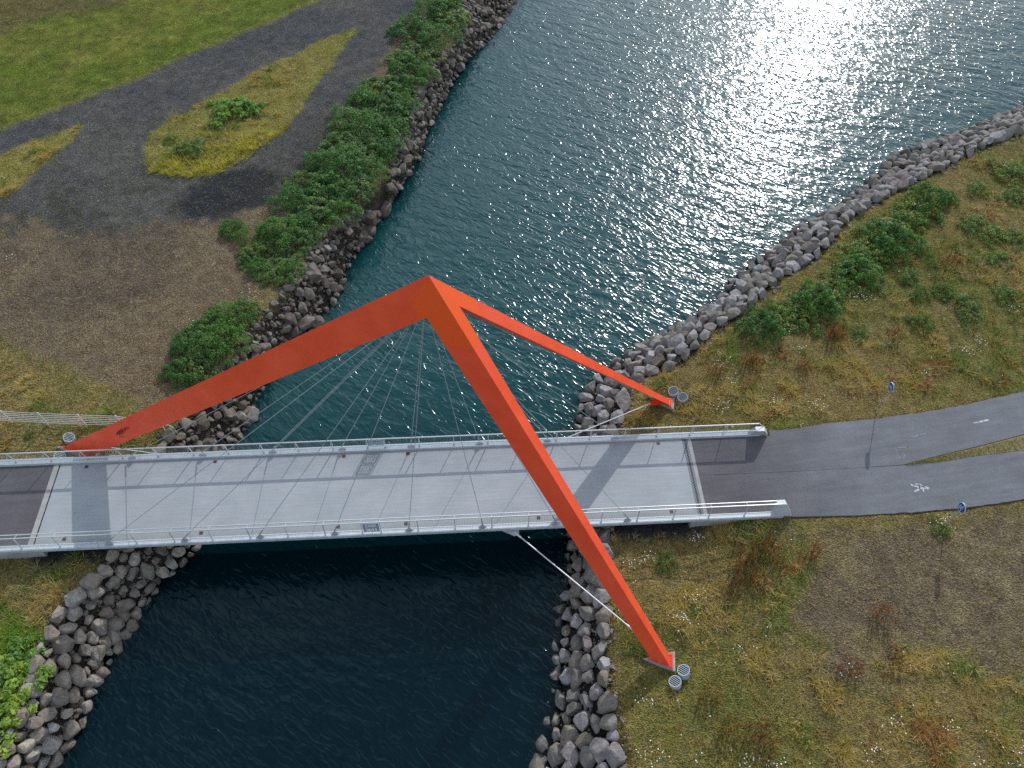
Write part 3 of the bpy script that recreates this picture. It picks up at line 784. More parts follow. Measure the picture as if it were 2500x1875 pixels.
def pp(mb, nm, m, par=None):
    o = mb.build(nm, m, par or pylon)
    if par is None: o.location = (-4.278, 0, .6)
    return o
def leg(Fr, Ea, Ca, Eb, Cb):
    f0, f1, f2 = foot(Fr, APX), foot(Ea, Ca), foot(Eb, Cb)
    mb = MB().add([f0, f1, f2, APX, Ca, Cb], [(0, 1, 4, 3), (0, 3, 5, 2), (1, 2, 5, 4), (0, 2, 1)])
    return pp(mb, 'leg', M['orange']), (f0, f1, f2)
legs = [leg(FN, nL, C1, nR, C2), leg(FF, fL, C2, fB, C3), leg(FL, lR, C1, lB, C3)]
cdn = Vector((0, 0, -.03))
pp(MB().add([C1, C2, C3, C1 + cdn, C2 + cdn, C3 + cdn], [(0, 1, 2), (5, 4, 3), (0, 3, 4, 1), (1, 4, 5, 2), (2, 5, 3, 0)]), 'soffit_plate', M['orange'])
pp(MB().tube([(3.62, .43, 15.06), (4.55, .40, 15.06)], .12, 8).prism([(3.75, .38, 15.05), (4.6, .38, 15.05), (4.75, .30, 15.42), (4.15, .30, 15.42)], (0, .08, 0)), 'cable_head', M['orange'])
for (lg, fs) in legs:
    c = (fs[0] + fs[1] + fs[2]) / 3
    def off(k): return [c + (p - c) * k + (p - c).normalized() * .22 for p in fs]
    P1 = [(p.x, p.y, -.66) for p in off(1.0)]
    pp(MB().prism(P1, (0, 0, .05)), 'base_plate', mat('plate_paint', (.80, .085, .035), .4))
    P2 = [(p.x + (p.x - c.x) * .08 + (p - c).normalized().x * .11, p.y + (p.y - c.y) * .08 + (p - c).normalized().y * .11, -1.25) for p in off(1.0)]
    pp(MB().prism(P2, (0, 0, .585)), 'plinth', M['old_concrete'])
    Q = [Vector(p) for p in P1]
    for i in range(3):
        a, b = Q[i], Q[(i + 1) % 3]; inn = (c - (a + b) / 2); inn.z = 0; inn.normalize()
        for k in range(1, 6):
            q = a.lerp(b, k / 6) + inn * .085
            pp(MB().tube([(q.x, q.y, -.612), (q.x, q.y, -.565)], .026, 6), 'bolt', M['orange'])
# gusset plates taking the tie rods
for (lg, fs), q in ((legs[1], Vector((16.45, 5.22, -.34))), (legs[0], Vector((13.5, -8.55, -.34))), (legs[2], Vector((-16.3, 3.76, -.32)))):
    c = (fs[0] + fs[1] + fs[2]) / 3
    d = (q - c); d.z = 0; d.normalize(); sd = Vector((-d.y, d.x, 0))
    pp(MB().prism([c + sd * .32 + Vector((0, 0, .05)), c - sd * .32 + Vector((0, 0, .05)), q - sd * .09, q + sd * .09], (0, 0, .06)), 'gusset', M['orange'])
# graffiti on the broad face of the left leg
F1n = (FN - APX).cross(FL - APX).normalized()
if F1n.y > 0: F1n = -F1n
eu = (APX - FL).normalized(); ev = F1n.cross(eu).normalized()
if ev.z < 0: ev = -ev
g0 = Vector((-14.07, 2.95, 2.1)) + F1n * .006
mb = MB()
strokes = [[(0, .05), (.1, .15), (.16, .0), (.05, -.12)], [(.12, .2), (.22, .02), (.3, .2)], [(.28, -.1), (.36, .24), (.42, .05), (.34, .0)], [(.45, .22), (.5, -.05), (.6, .1), (.52, .18)],
           [(.62, .26), (.66, -.02)], [(.58, .12), (.8, .17)], [(.74, .28), (.82, .02), (.9, .2)], [(.9, .1), (1.0, .22), (1.04, .02)], [(1.1, .16), (1.22, .2), (1.16, .04)], [(1.28, .18), (1.36, .1)], [(-.08, .0), (-.02, .12)], [(-.05, -.22), (.0, -.2)], [(.15, -.14), (.26, -.2)]]
for st in strokes:
    for a, b in zip(st[:-1], st[1:]):
        p, q = g0 + eu * a[0] + ev * a[1], g0 + eu * b[0] + ev * b[1]
        mb.bar(p, q, .038, .006, F1n)
pp(mb, 'graffiti', M['graffiti'], None)

# ------------------------------------------------------------------ floodlights by the feet
def floodlight(x, y, z, tilt_to, label):
    t = thing('floodlight', label, 'floodlight', (x, y, z), 0, 'round floodlights by the pylon feet')
    d = (Vector(tilt_to) - Vector((x, y, 0))); d.z = 0; d.normalize()
    ax = (d * .28 + Vector((0, 0, 1))).normalized(); up = (d * .42 + Vector((0, 0, 1))).normalized()
    a = Vector((-d.y, d.x, 0)); b = ax.cross(a).normalized()
    n = 20; r = .31; ring = []
    for i in range(n):
        q = a * (r * math.cos(2 * math.pi * i / n)) + b * (r * math.sin(2 * math.pi * i / n))
        ring.append(q)
    top = [q + ax * (.28 - (q.dot(up) / ax.dot(up)) * 1.0) for q in ring]
    ins = [q * .9 + ax * (.28 - (q.dot(up) / ax.dot(up)) * .9) for q in ring]
    deep = [p - ax * .2 for p in ins]
    bot = [q - ax * .5 for q in ring]
    mb = MB().add(bot + top + ins + deep, [(i, (i + 1) % n, n + (i + 1) % n, n + i) for i in range(n)] + [(n + i, n + (i + 1) % n, 2 * n + (i + 1) % n, 2 * n + i) for i in range(n)] + [(2 * n + i, 2 * n + (i + 1) % n, 3 * n + (i + 1) % n, 3 * n + i) for i in range(n)])
    mb.build('housing', M['steel'], t)
    MB().add(deep, [tuple(range(n))]).build('lamp_glass', mat('lamp_glass', (.03, .045, .05), .15), t)
    cen = ax * .28 - ax * .03
    e1 = (up.cross(a)).normalized()
    for k in range(-2, 4):
        o_ = (k - .5) * .092; hl = math.sqrt(max(.0, (.275) ** 2 - o_ ** 2)) * 1.02
        if hl < .05: continue
        MB().bar(cen + a * o_ - e1 * hl, cen + a * o_ + e1 * hl, .034, .03, up).build('grille_bar', M['grille'], t)
    return t
AX = (4.3, 0, 0)
floodlight(15.77, -10.64, -.72, AX, 'slanted round floodlight beside the near pylon foot, the one closer to the deck')
floodlight(15.26, -11.14, -.78, AX, 'slanted round floodlight below the near pylon foot, the one farther from the deck')
floodlight(18.31, 6.27, -.66, AX, 'round grilled floodlight by the far right pylon foot, the one farther from the deck')
floodlight(18.81, 5.76, -.64, AX, 'round grilled floodlight by the far right pylon foot, the one closer to the path')
floodlight(-18.46, 4.65, -.80, AX, 'round grilled floodlight behind the left pylon foot near the fence')
floodlight(-18.63, 3.37, -.80, AX, 'round grilled floodlight half hidden behind the railing beside the left foot')

# ------------------------------------------------------------------ signs
def sign(x, y, z, hgt, label, picto):
    t = thing('path_sign', label, 'road sign', (x, y, z), 0, 'round blue path signs')
    MB().tube([(0, 0, -.2), (0, 0, hgt + .62)], .03, 10).build('post', M['sign_back'], t)
    th = R(6); zc = hgt + .31
    def fr(px, py, off):                          # face plane looks towards -X
        c, s_ = math.cos(th), math.sin(th)
        return Vector((-.045 - off * c, -px * c - off * s_, zc + py)) if False else Vector((-.045 - off, -px, zc + py))
    def plate(poly, o0, o1, nm, m, par):
        n = len(poly); mb = MB()
        mb.add([fr(a, b, o0) for a, b in poly] + [fr(a, b, o1) for a, b in poly], [tuple(range(n)), tuple(range(2 * n - 1, n - 1, -1))] + [(i, n + i, n + (i + 1) % n, (i + 1) % n) for i in range(n)])
        return mb.build(nm, m, par)
    pl = plate(disc((0, 0), .31, 28), 0, .035, 'plate', M['sign_back'], t)
    plate(disc((0, 0), .305, 28), .036, .040, 'rim', M['sign_white'], pl)
    plate(disc((0, 0), .272, 28), .041, .045, 'face', M['sign_blue'], pl)
    mb = MB()
    for poly in picto:
        n = len(poly); mb.add([fr(a, b, .046) for a, b in poly] + [fr(a, b, .050) for a, b in poly], [tuple(range(n)), tuple(range(2 * n - 1, n - 1, -1))] + [(i, n + i, n + (i + 1) % n, (i + 1) % n) for i in range(n)])
    mb.build('pictogram', M['sign_white'], pl)
    for dz in (-.1, .1): MB().box((-.05, -.05, zc + dz - .02), (.035, .05, zc + dz + .02)).build('bracket', M['sign_back'], t)
bike = ringpoly((-.12, -.05), .068, .092) + ringpoly((.12, -.05), .068, .092) + [stroke((-.12, -.05), (-.04, .07), .022), stroke((-.04, .07), (.08, .07), .022), stroke((.08, .07), (.12, -.05), .022), stroke((-.04, .07), (.0, -.05), .022), stroke((.0, -.05), (.08, .07), .022), stroke((-.12, -.05), (.0, -.05), .022), stroke((.08, .07), (.07, .12), .022), stroke((.04, .125), (.10, .12), .022), stroke((-.08, .095), (-.01, .095), .026)]
walk = [disc((.04, .17), .04), stroke((.03, .14), (-.01, -.02), .075), stroke((0, 0), (.07, -.19), .05), stroke((-.02, 0), (-.11, -.17), .05), stroke((.02, .10), (.11, .02), .035), stroke((.0, .10), (-.08, .03), .035),
        disc((-.13, .07), .03), stroke((-.13, .05), (-.15, -.05), .05), stroke((-.14, -.04), (-.11, -.15), .03), stroke((-.16, -.04), (-.20, -.13), .03)]
sign(30.41, 4.10, -.12, 2.05, 'round blue sign with a white bicycle beside the upper cycle path', bike)
sign(31.56, -3.73, -.20, 2.0, 'round blue sign with white walkers below the lower footpath', walk)

# ------------------------------------------------------------------ fence
fence = thing('fence', 'low pale horizontal rail fence on the grass behind the left pylon foot', 'fence', (-18, 5.5, -.8))
def fp(mb, nm):
    o = mb.build(nm, M['fence_steel'], fence); o.location = (18, -5.5, .8)
FP = [(-31.2, 7.2), (-28.9, 6.85), (-26.6, 6.5), (-24.4, 6.2), (-22.18, 5.95), (-20.0, 5.72), (-17.64, 5.49), (-15.4, 5.30), (-13.0, 5.10)]
for i, (x, y) in enumerate(FP):
    last = i == len(FP) - 1
    fp(MB().box((x - .035, y - .035, -1.0), (x + .035, y + .035, -.8 + (1.38 if not last else .6))), 'post')
for i in range(len(FP) - 1):
    (x0, y0), (x1, y1) = FP[i], FP[i + 1]
    for k in range(6):
        z0 = -.60 + .205 * k; z1 = z0
        if i == len(FP) - 2: z1 = -.62 + .09 * k
        fp(MB().bar((x0, y0 + .05, z0), (x1, y1 + .05, z1), .022, .028), 'rail')
fp(MB().tube([(-13.0, 5.10, -.26), (-12.7, 5.07, -.25), (-12.5, 5.05, -.33), (-12.38, 5.04, -.5), (-12.35, 5.04, -1.1)], .022, 6), 'end_loop')

# ------------------------------------------------------------------ boulders
def rock_mesh(seed, sub=3, m='rock', lo=.46, hi=.78, cuts=15):
    r = np.random.default_rng(seed)
    bm = bmesh.new(); bmesh.ops.create_icosphere(bm, subdivisions=sub, radius=1.0)
    co = np.array([v.co[:] for v in bm.verts])
    for _ in range(cuts):
        n = r.normal(size=3); n /= np.linalg.norm(n); d = r.uniform(lo, hi)
        k = co @ n - d; co = co - np.outer(np.maximum(k, 0), n)
    for k in range(3):
        w = r.normal(size=3) * (2.5 + 2 * k); ph = r.uniform(0, 6)
        co = co * (1 + .035 / (k + 1) * np.sin(co @ w + ph))[:, None]
    co /= np.abs(co).max(0)
    for v, c in zip(bm.verts, co): v.co = c
    me = bpy.data.meshes.new('boulder'); bm.to_mesh(me); bm.free()
    me.materials.append(M[m])
    return me
ROCKS = {'R': [rock_mesh(100 + i) for i in range(16)], 'L': [rock_mesh(130 + i, 3, 'dark_rock', .48, .80, 16) for i in range(16)], 'N': [rock_mesh(150 + i, 3, 'brown_rock', .56, .86, 20) for i in range(16)]}
SMALL = [rock_mesh(200 + i, 2) for i in range(8)]

def pack(side, y0, y1, s0, s1, n, seed, iters=14):
    """relaxed stone positions on a bank: centre, principal axes"""
    r = np.random.default_rng(seed)
    W_, T_ = (xLW, xLT) if side == 'L' else (xRW, xRT)
    K = n * 70
    # sample uniformly by area
    yy = r.uniform(y0, y1, K * 4)
    wl = np.abs(W_(yy) - T_(yy)); dyx = np.hypot(1, np.gradient(T_(np.sort(yy)), np.sort(yy))[np.argsort(np.argsort(yy))])
    pr = wl / wl.max(); kp = r.uniform(size=yy.size) < pr; yy = yy[kp][:K]
    ss = r.uniform(s0, s1, yy.size); xx = W_(yy) + (T_(yy) - W_(yy)) * ss
    P = np.stack([xx, yy, ss * 2.4 * .8], 1)
    C = P[r.choice(len(P), n, replace=False)].copy()
    for it in range(iters):
        lab = np.empty(len(P), int)
        for a in range(0, len(P), 4000):
            dd = ((P[a:a + 4000, None, :] - C[None]) ** 2).sum(-1); lab[a:a + 4000] = dd.argmin(1)
        cnt = np.bincount(lab, minlength=n); okk = cnt > 0
        for k in range(3):
            sm = np.bincount(lab, P[:, k], n); C[okk, k] = sm[okk] / cnt[okk]
    out = []
    for i in range(n):
        q = P[lab == i]
        if len(q) < 6: continue
        cv = np.cov((q - q.mean(0)).T); w, vec = np.linalg.eigh(cv)
        out.append((C[i], np.sqrt(np.maximum(w, 1e-5)), vec))
    return out

def build_bank(name, label, side, y0, y1, s0, s1, n, seed, fill=2.0, flat_=.62, keep=300, jitter=.0, drop=0.0, kind=None):
    st = pack(side, y0, y1, s0, s1, n, seed)
    r = np.random.default_rng(seed + 1)
    root = thing(name, label, 'rock bank', (float(np.mean([c[0][0] for c in st])), float(np.mean([c[0][1] for c in st])), ZW))
    rows = []
    for c, w, vec in st:
        if r.uniform() < drop: continue
        k = fill * math.exp(r.normal(0, jitter))
        x, y = c[0], c[1]; z = float(height(np.array([x]), np.array([y]))[0])
        ax = vec[:, 2].copy(); ax[2] *= .9; ax /= np.linalg.norm(ax)
        e = .7 if side == 'L' else .75
        nrm = np.array([e * (1 if side == 'L' else -1), 0, 1.0]); nrm /= np.linalg.norm(nrm)
        nrm = nrm + r.normal(0, .12, 3); nrm /= np.linalg.norm(nrm)
        b = np.cross(nrm, ax); b /= np.linalg.norm(b); a2 = np.cross(b, nrm)
        sx, sy = k * w[2], k * max(w[1], w[2] * .45); sz = max(flat_ * (sx + sy) / 2, .1)
        Mx = Matrix((a2 * sx * r.choice([-1, 1]), b * sy, nrm * sz)).transposed().to_4x4()
        if Mx.determinant() < 0: Mx = Mx @ Matrix.Diagonal((-1, 1, 1, 1))
        Mx.translation = Vector((x, y, z + .20 + sz * .22))
        d = (Vector((x, y, z)) - CAMPOS).length
        rows.append((max(sx, sy) / d, Mx))
    rows.sort(key=lambda q: -q[0])
    inv = Matrix.Translation(-root.location)
    for i, (sz_, Mx) in enumerate(rows[:keep]):
        o = bpy.data.objects.new('boulder', ROCKS[kind or side][(i * 7 + seed) % 16]); COL.objects.link(o); o.parent = root
        o.matrix_local = inv @ Mx
    rest = rows[keep:]
    if rest: joined_rocks('small_stones', [q[1] for q in rest], root, side)
    return root

def joined_rocks(name, mats, parent, side='R'):
    vs_, fs, sh, off = [], [], [], 0
    for i, Mx in enumerate(mats):
        me = SMALL[i % len(SMALL)]
        co = np.empty(len(me.vertices) * 3); me.vertices.foreach_get('co', co); co = co.reshape(-1, 3)
        A = np.array(Mx); co = co @ A[:3, :3].T + A[:3, 3]
        fi = np.empty(len(me.polygons) * 3, int); me.loops.foreach_get('vertex_index', fi)
        vs_.append(co); fs.append(fi.reshape(-1, 3) + off); sh.append(np.full(len(co), random.random())); off += len(co)
    me = np_mesh(name, np.vstack(vs_) - (np.array(parent.location) if parent else 0), np.vstack(fs), shade=np.concatenate(sh), smooth=False)
    return tag(link(name, me, M['rock' if side == 'R' else 'dark_rock'], parent), kind='stuff')

bankR1 = build_bank('rock_bank', 'tidy bank of large grey boulders on the right shore beyond the deck', 'R', -1.5, 47, -.12, 1.05, 520, 11, fill=1.92, flat_=.72, jitter=.14)
bankR2 = build_bank('rock_bank', 'column of large grey boulders below the deck beside the near pylon leg', 'R', -26, -1.5, -.30, 1.05, 190, 12, fill=2.05, flat_=.72, jitter=.14)
bankL1 = build_bank('rock_bank', 'ragged bank of brown stones on the left shore beyond the deck', 'L', 2.0, 64, -.12, 1.02, 760, 13, fill=1.85, flat_=.75, jitter=.38, drop=.14)
bankL2 = build_bank('rock_bank', 'bank of brown boulders on the left shore below the deck', 'L', -25, 2.0, -.25, 1.10, 215, 14, fill=1.95, flat_=.88, jitter=.2, drop=.03, kind='N')
# gravel and pebbles between the stones
r_ = np.random.default_rng(5)
def pebble_mats(side, y0, y1, s0, s1, n, smin, smax):
    W_, T_ = (xLW, xLT) if side == 'L' else (xRW, xRT)
    out = []
    yy = r_.uniform(y0, y1, n); ss = r_.uniform(s0, s1, n); xx = W_(yy) + (T_(yy) - W_(yy)) * ss; zz = height(xx, yy)
    for x, y, z in zip(xx, yy, zz):
        k = smin * (smax / smin) ** (r_.uniform() ** 2)
        Mx = (Matrix.Rotation(r_.uniform(0, 6.3), 4, 'Z') @ Matrix.Rotation(r_.uniform(-.5, .5), 4, 'X') @ Matrix.Diagonal((k * r_.uniform(.8, 1.4), k, k * .7, 1)))
        Mx.translation = Vector((x, y, z + .04)); out.append(Mx)
    return out
o = joined_rocks('pebbles', pebble_mats('L', -15, 60, 0, 1.15, 4200, .06, .24), None, 'L'); tag(o, 'brown pebbles and rubble between the boulders of the left shore')
o = joined_rocks('pebbles', pebble_mats('R', -18, 42, .0, 1.22, 2200, .05, .17), None); tag(o, 'small grey stones between the boulders of the right shore')

# ------------------------------------------------------------------ shrubs
def leaf_cloud(seed, n_clump, per, rad, hgt, leaf, cols, flat_top=.55):
    r = np.random.default_rng(seed)
    th = r.uniform(0, 2 * np.pi, n_clump); rr = np.sqrt(r.uniform(0, 1, n_clump))
    lob = 1 + .22 * np.sin(3 * th + r.uniform(0, 6)) + .15 * np.sin(5 * th + r.uniform(0, 6))
    px, py = rad * rr * np.cos(th) * lob, rad * rr * np.sin(th) * lob
    pz = hgt * (1 - rr ** 2.2 * .75) * r.uniform(.55, 1.08, n_clump)
    cc = np.stack([px, py, pz], 1); cs = r.uniform(.6, 1.25, n_clump) * .215 * (rad / 1.3) ** .5
    ci = np.repeat(np.arange(n_clump), per); n = len(ci)
    d = r.normal(size=(n, 3)); d /= np.linalg.norm(d, axis=1)[:, None]; d[:, 2] = np.abs(d[:, 2]) * .9 - .15
    pos = cc[ci] + d * (cs[ci] * r.uniform(.5, 1.0, n) ** .5)[:, None]; pos[:, 2] = np.maximum(pos[:, 2], .03)
    nrm = d * .7 + r.normal(size=(n, 3)) * .55 + np.array([0, 0, .55]); nrm /= np.linalg.norm(nrm, axis=1)[:, None]
    t = np.cross(nrm, r.normal(size=(n, 3))); t /= np.linalg.norm(t, axis=1)[:, None]; b = np.cross(nrm, t)
    L = leaf * r.uniform(.6, 1.4, n); W = L * r.uniform(.35, .55, n)
    A, B_, C_, D_ = pos - t * L[:, None], pos + b * W[:, None] + nrm * (.15 * L)[:, None], pos + t * L[:, None], pos - b * W[:, None] + nrm * (.15 * L)[:, None]
    V = np.stack([A, B_, C_, D_], 1).reshape(-1, 3)
    F_ = np.arange(n * 4).reshape(-1, 4)
    cc1 = np.array(cols)[r.integers(0, len(cols), n_clump)][ci] * r.uniform(.75, 1.3, n)[:, None]
    return np_mesh('foliage', V, F_, np.repeat(cc1, 4, 0))
GREENS = [(.075, .200, .040), (.10, .235, .045), (.055, .150, .040), (.13, .245, .05)]
WILLOW = [(.12, .215, .06), (.15, .25, .07), (.10, .175, .06), (.17, .25, .06)]
BUSH = [leaf_cloud(300 + i, (110, 80, 130)[i % 3], (38, 40, 30)[i % 3], 1.3, (.95, .70, 1.1)[i % 3], (.060, .078, .050)[i % 3], (GREENS, WILLOW, GREENS[:2] + WILLOW[:1])[i % 3]) for i in range(9)]
LOWB = [leaf_cloud(320 + i, 46, 26, .95, .42, .055, [(.13, .235, .055), (.18, .27, .06), (.10, .20, .045), (.22, .27, .07)]) for i in range(4)]
GRASSY = [leaf_cloud(340 + i, 40, 30, .9, .5, .10, [(.22, .36, .06), (.27, .40, .07), (.17, .30, .06)]) for i in range(2)]
def stem_mesh(seed, rad, hgt):
    r = np.random.default_rng(seed); mb = MB()
    for k in range(7):
        a = r.uniform(0, 6.28); q = r.uniform(.2, .6) * rad
        mb.tube([(0.05 * math.cos(a), .05 * math.sin(a), -.15), (q * .5 * math.cos(a), q * .5 * math.sin(a), hgt * .4), (q * math.cos(a + .2), q * math.sin(a + .2), hgt * .8)], .018, 4)
    return mb.mesh('stems')
BSTEM, LSTEM = stem_mesh(1, 1.3, 1.1), stem_mesh(2, .8, .5)
for me_ in BUSH + LOWB + GRASSY: me_.materials.append(M['leaf'])
for me_ in (BSTEM, LSTEM): me_.materials.append(M['stem'])
cnt = [0]
def shrub(x, y, rad, meshes, label, name='shrub', cat='shrub', group=None, hk=1.0, ref=1.3):
    z = float(height(np.array([x]), np.array([y]))[0])
    t = thing(name, label, cat, (x, y, z - .05), random.uniform(0, 6.28), group)
    k = rad / ref; t.scale = (k, k * random.uniform(.85, 1.15), (k * .4 + .6) * hk * random.uniform(.85, 1.15))
    f = bpy.data.objects.new('foliage', meshes[cnt[0] % len(meshes)]); cnt[0] += 1
    COL.objects.link(f); f.parent = t
    s_ = bpy.data.objects.new('stems', BSTEM if meshes is BUSH else LSTEM); COL.objects.link(s_); s_.parent = t
    return t
FWv, RXv, UPv = np.array(FW), np.array(RX), np.array(UP)
B_TOP = [(2.81, 51.52, 1.99), (4.79, 49.8, 1.71), (1.1, 48.28, 1.93), (3.26, 46.64, 2.13), (1.6, 44.4, 2.08), (0.81, 42.21, 1.58), (2.46, 41.08, 1.11), (4.37, 52.76, 1.52)]
B_MID = [(-1.09, 38.77, 1.95), (0.69, 39.05, 1.52), (-2.58, 37.15, 1.7), (-0.59, 36.1, 2.1), (0.76, 36.38, 1.26), (-3.57, 34.3, 1.86), (-1.62, 33.3, 2.03), (-0.12, 33.55, 1.22), (-4.13, 31.58, 1.8), (-2.22, 30.63, 1.77), (-0.75, 30.57, 1.18), (-5.41, 29.3, 1.56), (-3.56, 28.67, 1.93), (-1.74, 28.32, 1.53), (-6.6, 26.86, 1.52), (-4.79, 26.25, 1.88), (-3.02, 25.92, 1.67), (-7.42, 24.78, 1.49), (-5.62, 23.94, 1.83), (-3.89, 23.62, 1.45), (-6.33, 22.46, 1.08), (-7.7, 21.3, 1.6), (-6.62, 20.54, 1.41), (-8.53, 21.33, 1.25), (-9.17, 19.94, 1.06)]
B_LOW = [(-7.94, 17.71, 1.37), (-6.68, 17.88, 1.02), (-9.12, 18.2, 0.9), (-11.48, 22.04, 0.92), (-10.66, 21.04, 0.72), (-9.93, 19.37, 0.88)]
B_LEG = [(-10.15, 13.56, 1.15), (-9.33, 14.13, 0.82), (-11.24, 12.8, 1.31), (-10.2, 11.97, 1.45), (-11.89, 11.47, 1.3), (-10.91, 10.85, 1.44), (-12.71, 11.12, 1.14), (-11.88, 9.77, 1.27), (-12.64, 9.26, 1.11), (-11.0, 13.19, 0.82)]
B_RROW = [(26.21, 11.5, 1.05), (27.77, 11.43, 1.13), (24.75, 10.68, 0.9), (29.95, 13.41, 1.17), (32.23, 15.5, 1.22), (34.64, 17.69, 1.35), (37.0, 19.51, 1.47), (39.46, 21.41, 1.37), (33.33, 16.81, 1.25), (35.97, 19.07, 1.38), (29.04, 12.53, 0.88), (38.39, 20.44, 1.27), (30.98, 14.66, 0.92), (28.4, 12.6, 0.95), (31.5, 14.1, 1.0), (29.9, 12.3, 0.8), (33.0, 15.4, 1.0), (34.9, 16.6, 0.9), (36.3, 18.0, 1.05), (40.6, 22.5, 0.9), (26.9, 12.2, 0.8)]
B_RMEAD = [(43.08, 19.76, 1.06), (44.22, 18.73, 0.9), (48.55, 25.61, 1.26), (47.76, 22.65, 1.04), (45.15, 23.82, 0.77), (42.49, 12.88, 0.76), (39.24, 12.17, 0.89), (38.46, 13.48, 0.74), (39.05, 10.94, 0.66), (43.37, 16.4, 0.87), (45.9, 18.18, 0.91), (38.44, 17.3, 0.69), (36.35, 14.88, 0.74), (35.76, 10.68, 0.71), (31.13, 10.08, 0.61), (42.55, 22.85, 0.59), (36.68, 13.13, 0.58)]
def plant_row(lst, meshes, fmt, group, hk=1.0, ref=1.3, **kw):
    for i, (x, y, q) in enumerate(sorted(lst, key=lambda t: t[1])):
        shrub(x, y, q * 1.04, meshes, fmt.format(ORD[i]), group=group, hk=hk, ref=ref, **kw)
riv = [b for b in B_MID if float(xLT(b[1])) - b[0] < 2.3]
trk = [b for b in B_MID if b not in riv]
TH = 'green shrubs of the thicket along the left shore'
plant_row(B_LEG, BUSH, 'leafy green shrub beside the orange left leg, {} from the bridge', TH)
plant_row(B_LOW, BUSH, 'low green shrub of the small clump beside brown soil, {} from the bridge', TH, hk=.8)
plant_row(riv, BUSH, 'dense green shrub on the long thicket\'s rocky side, {} from the bridge', TH)
plant_row(trk, BUSH, 'dense green shrub on the long thicket\'s track side, {} from the bridge', TH)
plant_row(B_TOP, BUSH, 'big dark green shrub in the farthest thicket at the top, {} counting from the bridge', TH)
RG = 'green shrubs on the right shore meadow'
plant_row(B_RROW, LOWB + BUSH[:1], 'spreading green shrub along the right boulder bank\'s top, {} from the bridge', RG, hk=1.25, ref=.85)
plant_row(B_RMEAD, LOWB, 'small green bush out on the right meadow, {} counting from the cycle path', RG, hk=1.1, ref=.8)
shrub(16.0, -4.91, .55, LOWB, 'single dark green bush in the grass below the deck beside the near leg', ref=.8, hk=1.1)
shrub(-13.76, 36.34, 1.7, GRASSY, 'bright green tall clump in the middle of the grassy island', 'grass_clump', 'grass clump', ref=.9, hk=1.0)
shrub(-12.1, 36.7, 1.0, GRASSY, 'bright green clump at the track side of the grassy island', 'grass_clump', 'grass clump', ref=.9, hk=.9)
shrub(-14.68, 34.98, .95, GRASSY, 'yellowish green clump below the tallest one on the grassy island', 'grass_clump', 'grass clump', ref=.9, hk=.9)
shrub(-16.2, 31.41, 1.2, BUSH, 'round dark green bush near the lower end of the grassy island', hk=.8)
shrub(-18.1, 32.9, .55, LOWB, 'tiny dark green bush near the left tip of the grassy island', ref=.8)
shrub(-20.86, 5.0, .28, LOWB, 'small broad leaved weed in the grass below the pale fence', 'weed', 'weed', ref=.8)
shrub(31.3, -4.05, .55, LOWB, 'green weed with white flowers round the foot of the walkers sign', 'weed', 'weed', ref=.8)
shrub(-17.25, -9.5, 1.5, GRASSY, 'bright green reed clump at the lower left corner, middle one', 'reed_clump', 'grass clump', ref=.9, hk=1.1)
shrub(-17.3, -8.1, 1.1, GRASSY, 'bright green reed clump at the lower left corner, nearest the deck', 'reed_clump', 'grass clump', ref=.9, hk=1.1)
shrub(-17.3, -11.0, 1.3, GRASSY, 'bright green reed clump at the lower left corner, farthest from the deck', 'reed_clump', 'grass clump', ref=.9, hk=1.1)
# dock with rust coloured seed heads
def dock_mesh(seed):
    r = np.random.default_rng(seed); n = 46
    a, q = r.uniform(0, 6.28, n), .45 * np.sqrt(r.uniform(0, 1, n)); px, py = q * np.cos(a), q * np.sin(a)
    V, C_ = [], []
    for i in range(n):
        hh = r.uniform(.35, .75); lx, ly = r.normal(0, .12, 2); w = r.uniform(.018, .04); t = r.uniform(0, 3.14)
        c, s_ = math.cos(t) * w, math.sin(t) * w
        rust = np.array([(.27, .090, .036), (.20, .065, .030), (.32, .15, .055)][r.integers(0, 3)])
        for k in range(3):
            f0 = .35 + .22 * k; x0, y0 = px[i] + lx * f0, py[i] + ly * f0
            V += [(x0 - c, y0 - s_, hh * f0), (x0 + c, y0 + s_, hh * f0), (px[i] + lx * (f0 + .28), py[i] + ly * (f0 + .28), hh * (f0 + .28))]
            C_ += [rust * r.uniform(.7, 1.3)] * 3
        V += [(px[i] - .008, py[i], 0), (px[i] + .008, py[i], 0), (px[i] + lx * .5, py[i] + ly * .5, hh * .6)]; C_ += [np.array((.12, .09, .035))] * 3
    me = np_mesh('seed_stalks', np.array(V), np.arange(len(V)).reshape(-1, 3), np.array(C_)); me.materials.append(M['grass']); return me
DM = [dock_mesh(i) for i in range(4)]
DOCK4 = [(20.81, -4.92), (21.81, -5.5), (18.99, -6.77), (23.59, -5.06), (19.78, -6.05), (20.46, -6.34), (17.38, -13.38), (16.8, -11.88), (18.94, -14.27), (26.23, -8.62), (26.3, -10.5), (23.71, -11.15), (18.54, -13.64), (17.1, -15.54), (20.0, -5.15), (21.45, -4.42)]
DOCK2 = [(39.76, 16.02), (23.62, 7.66), (29.81, 10.06), (33.38, 9.51), (21.16, 7.4), (26.69, 7.34), (23.41, 8.04), (29.54, 9.68)]
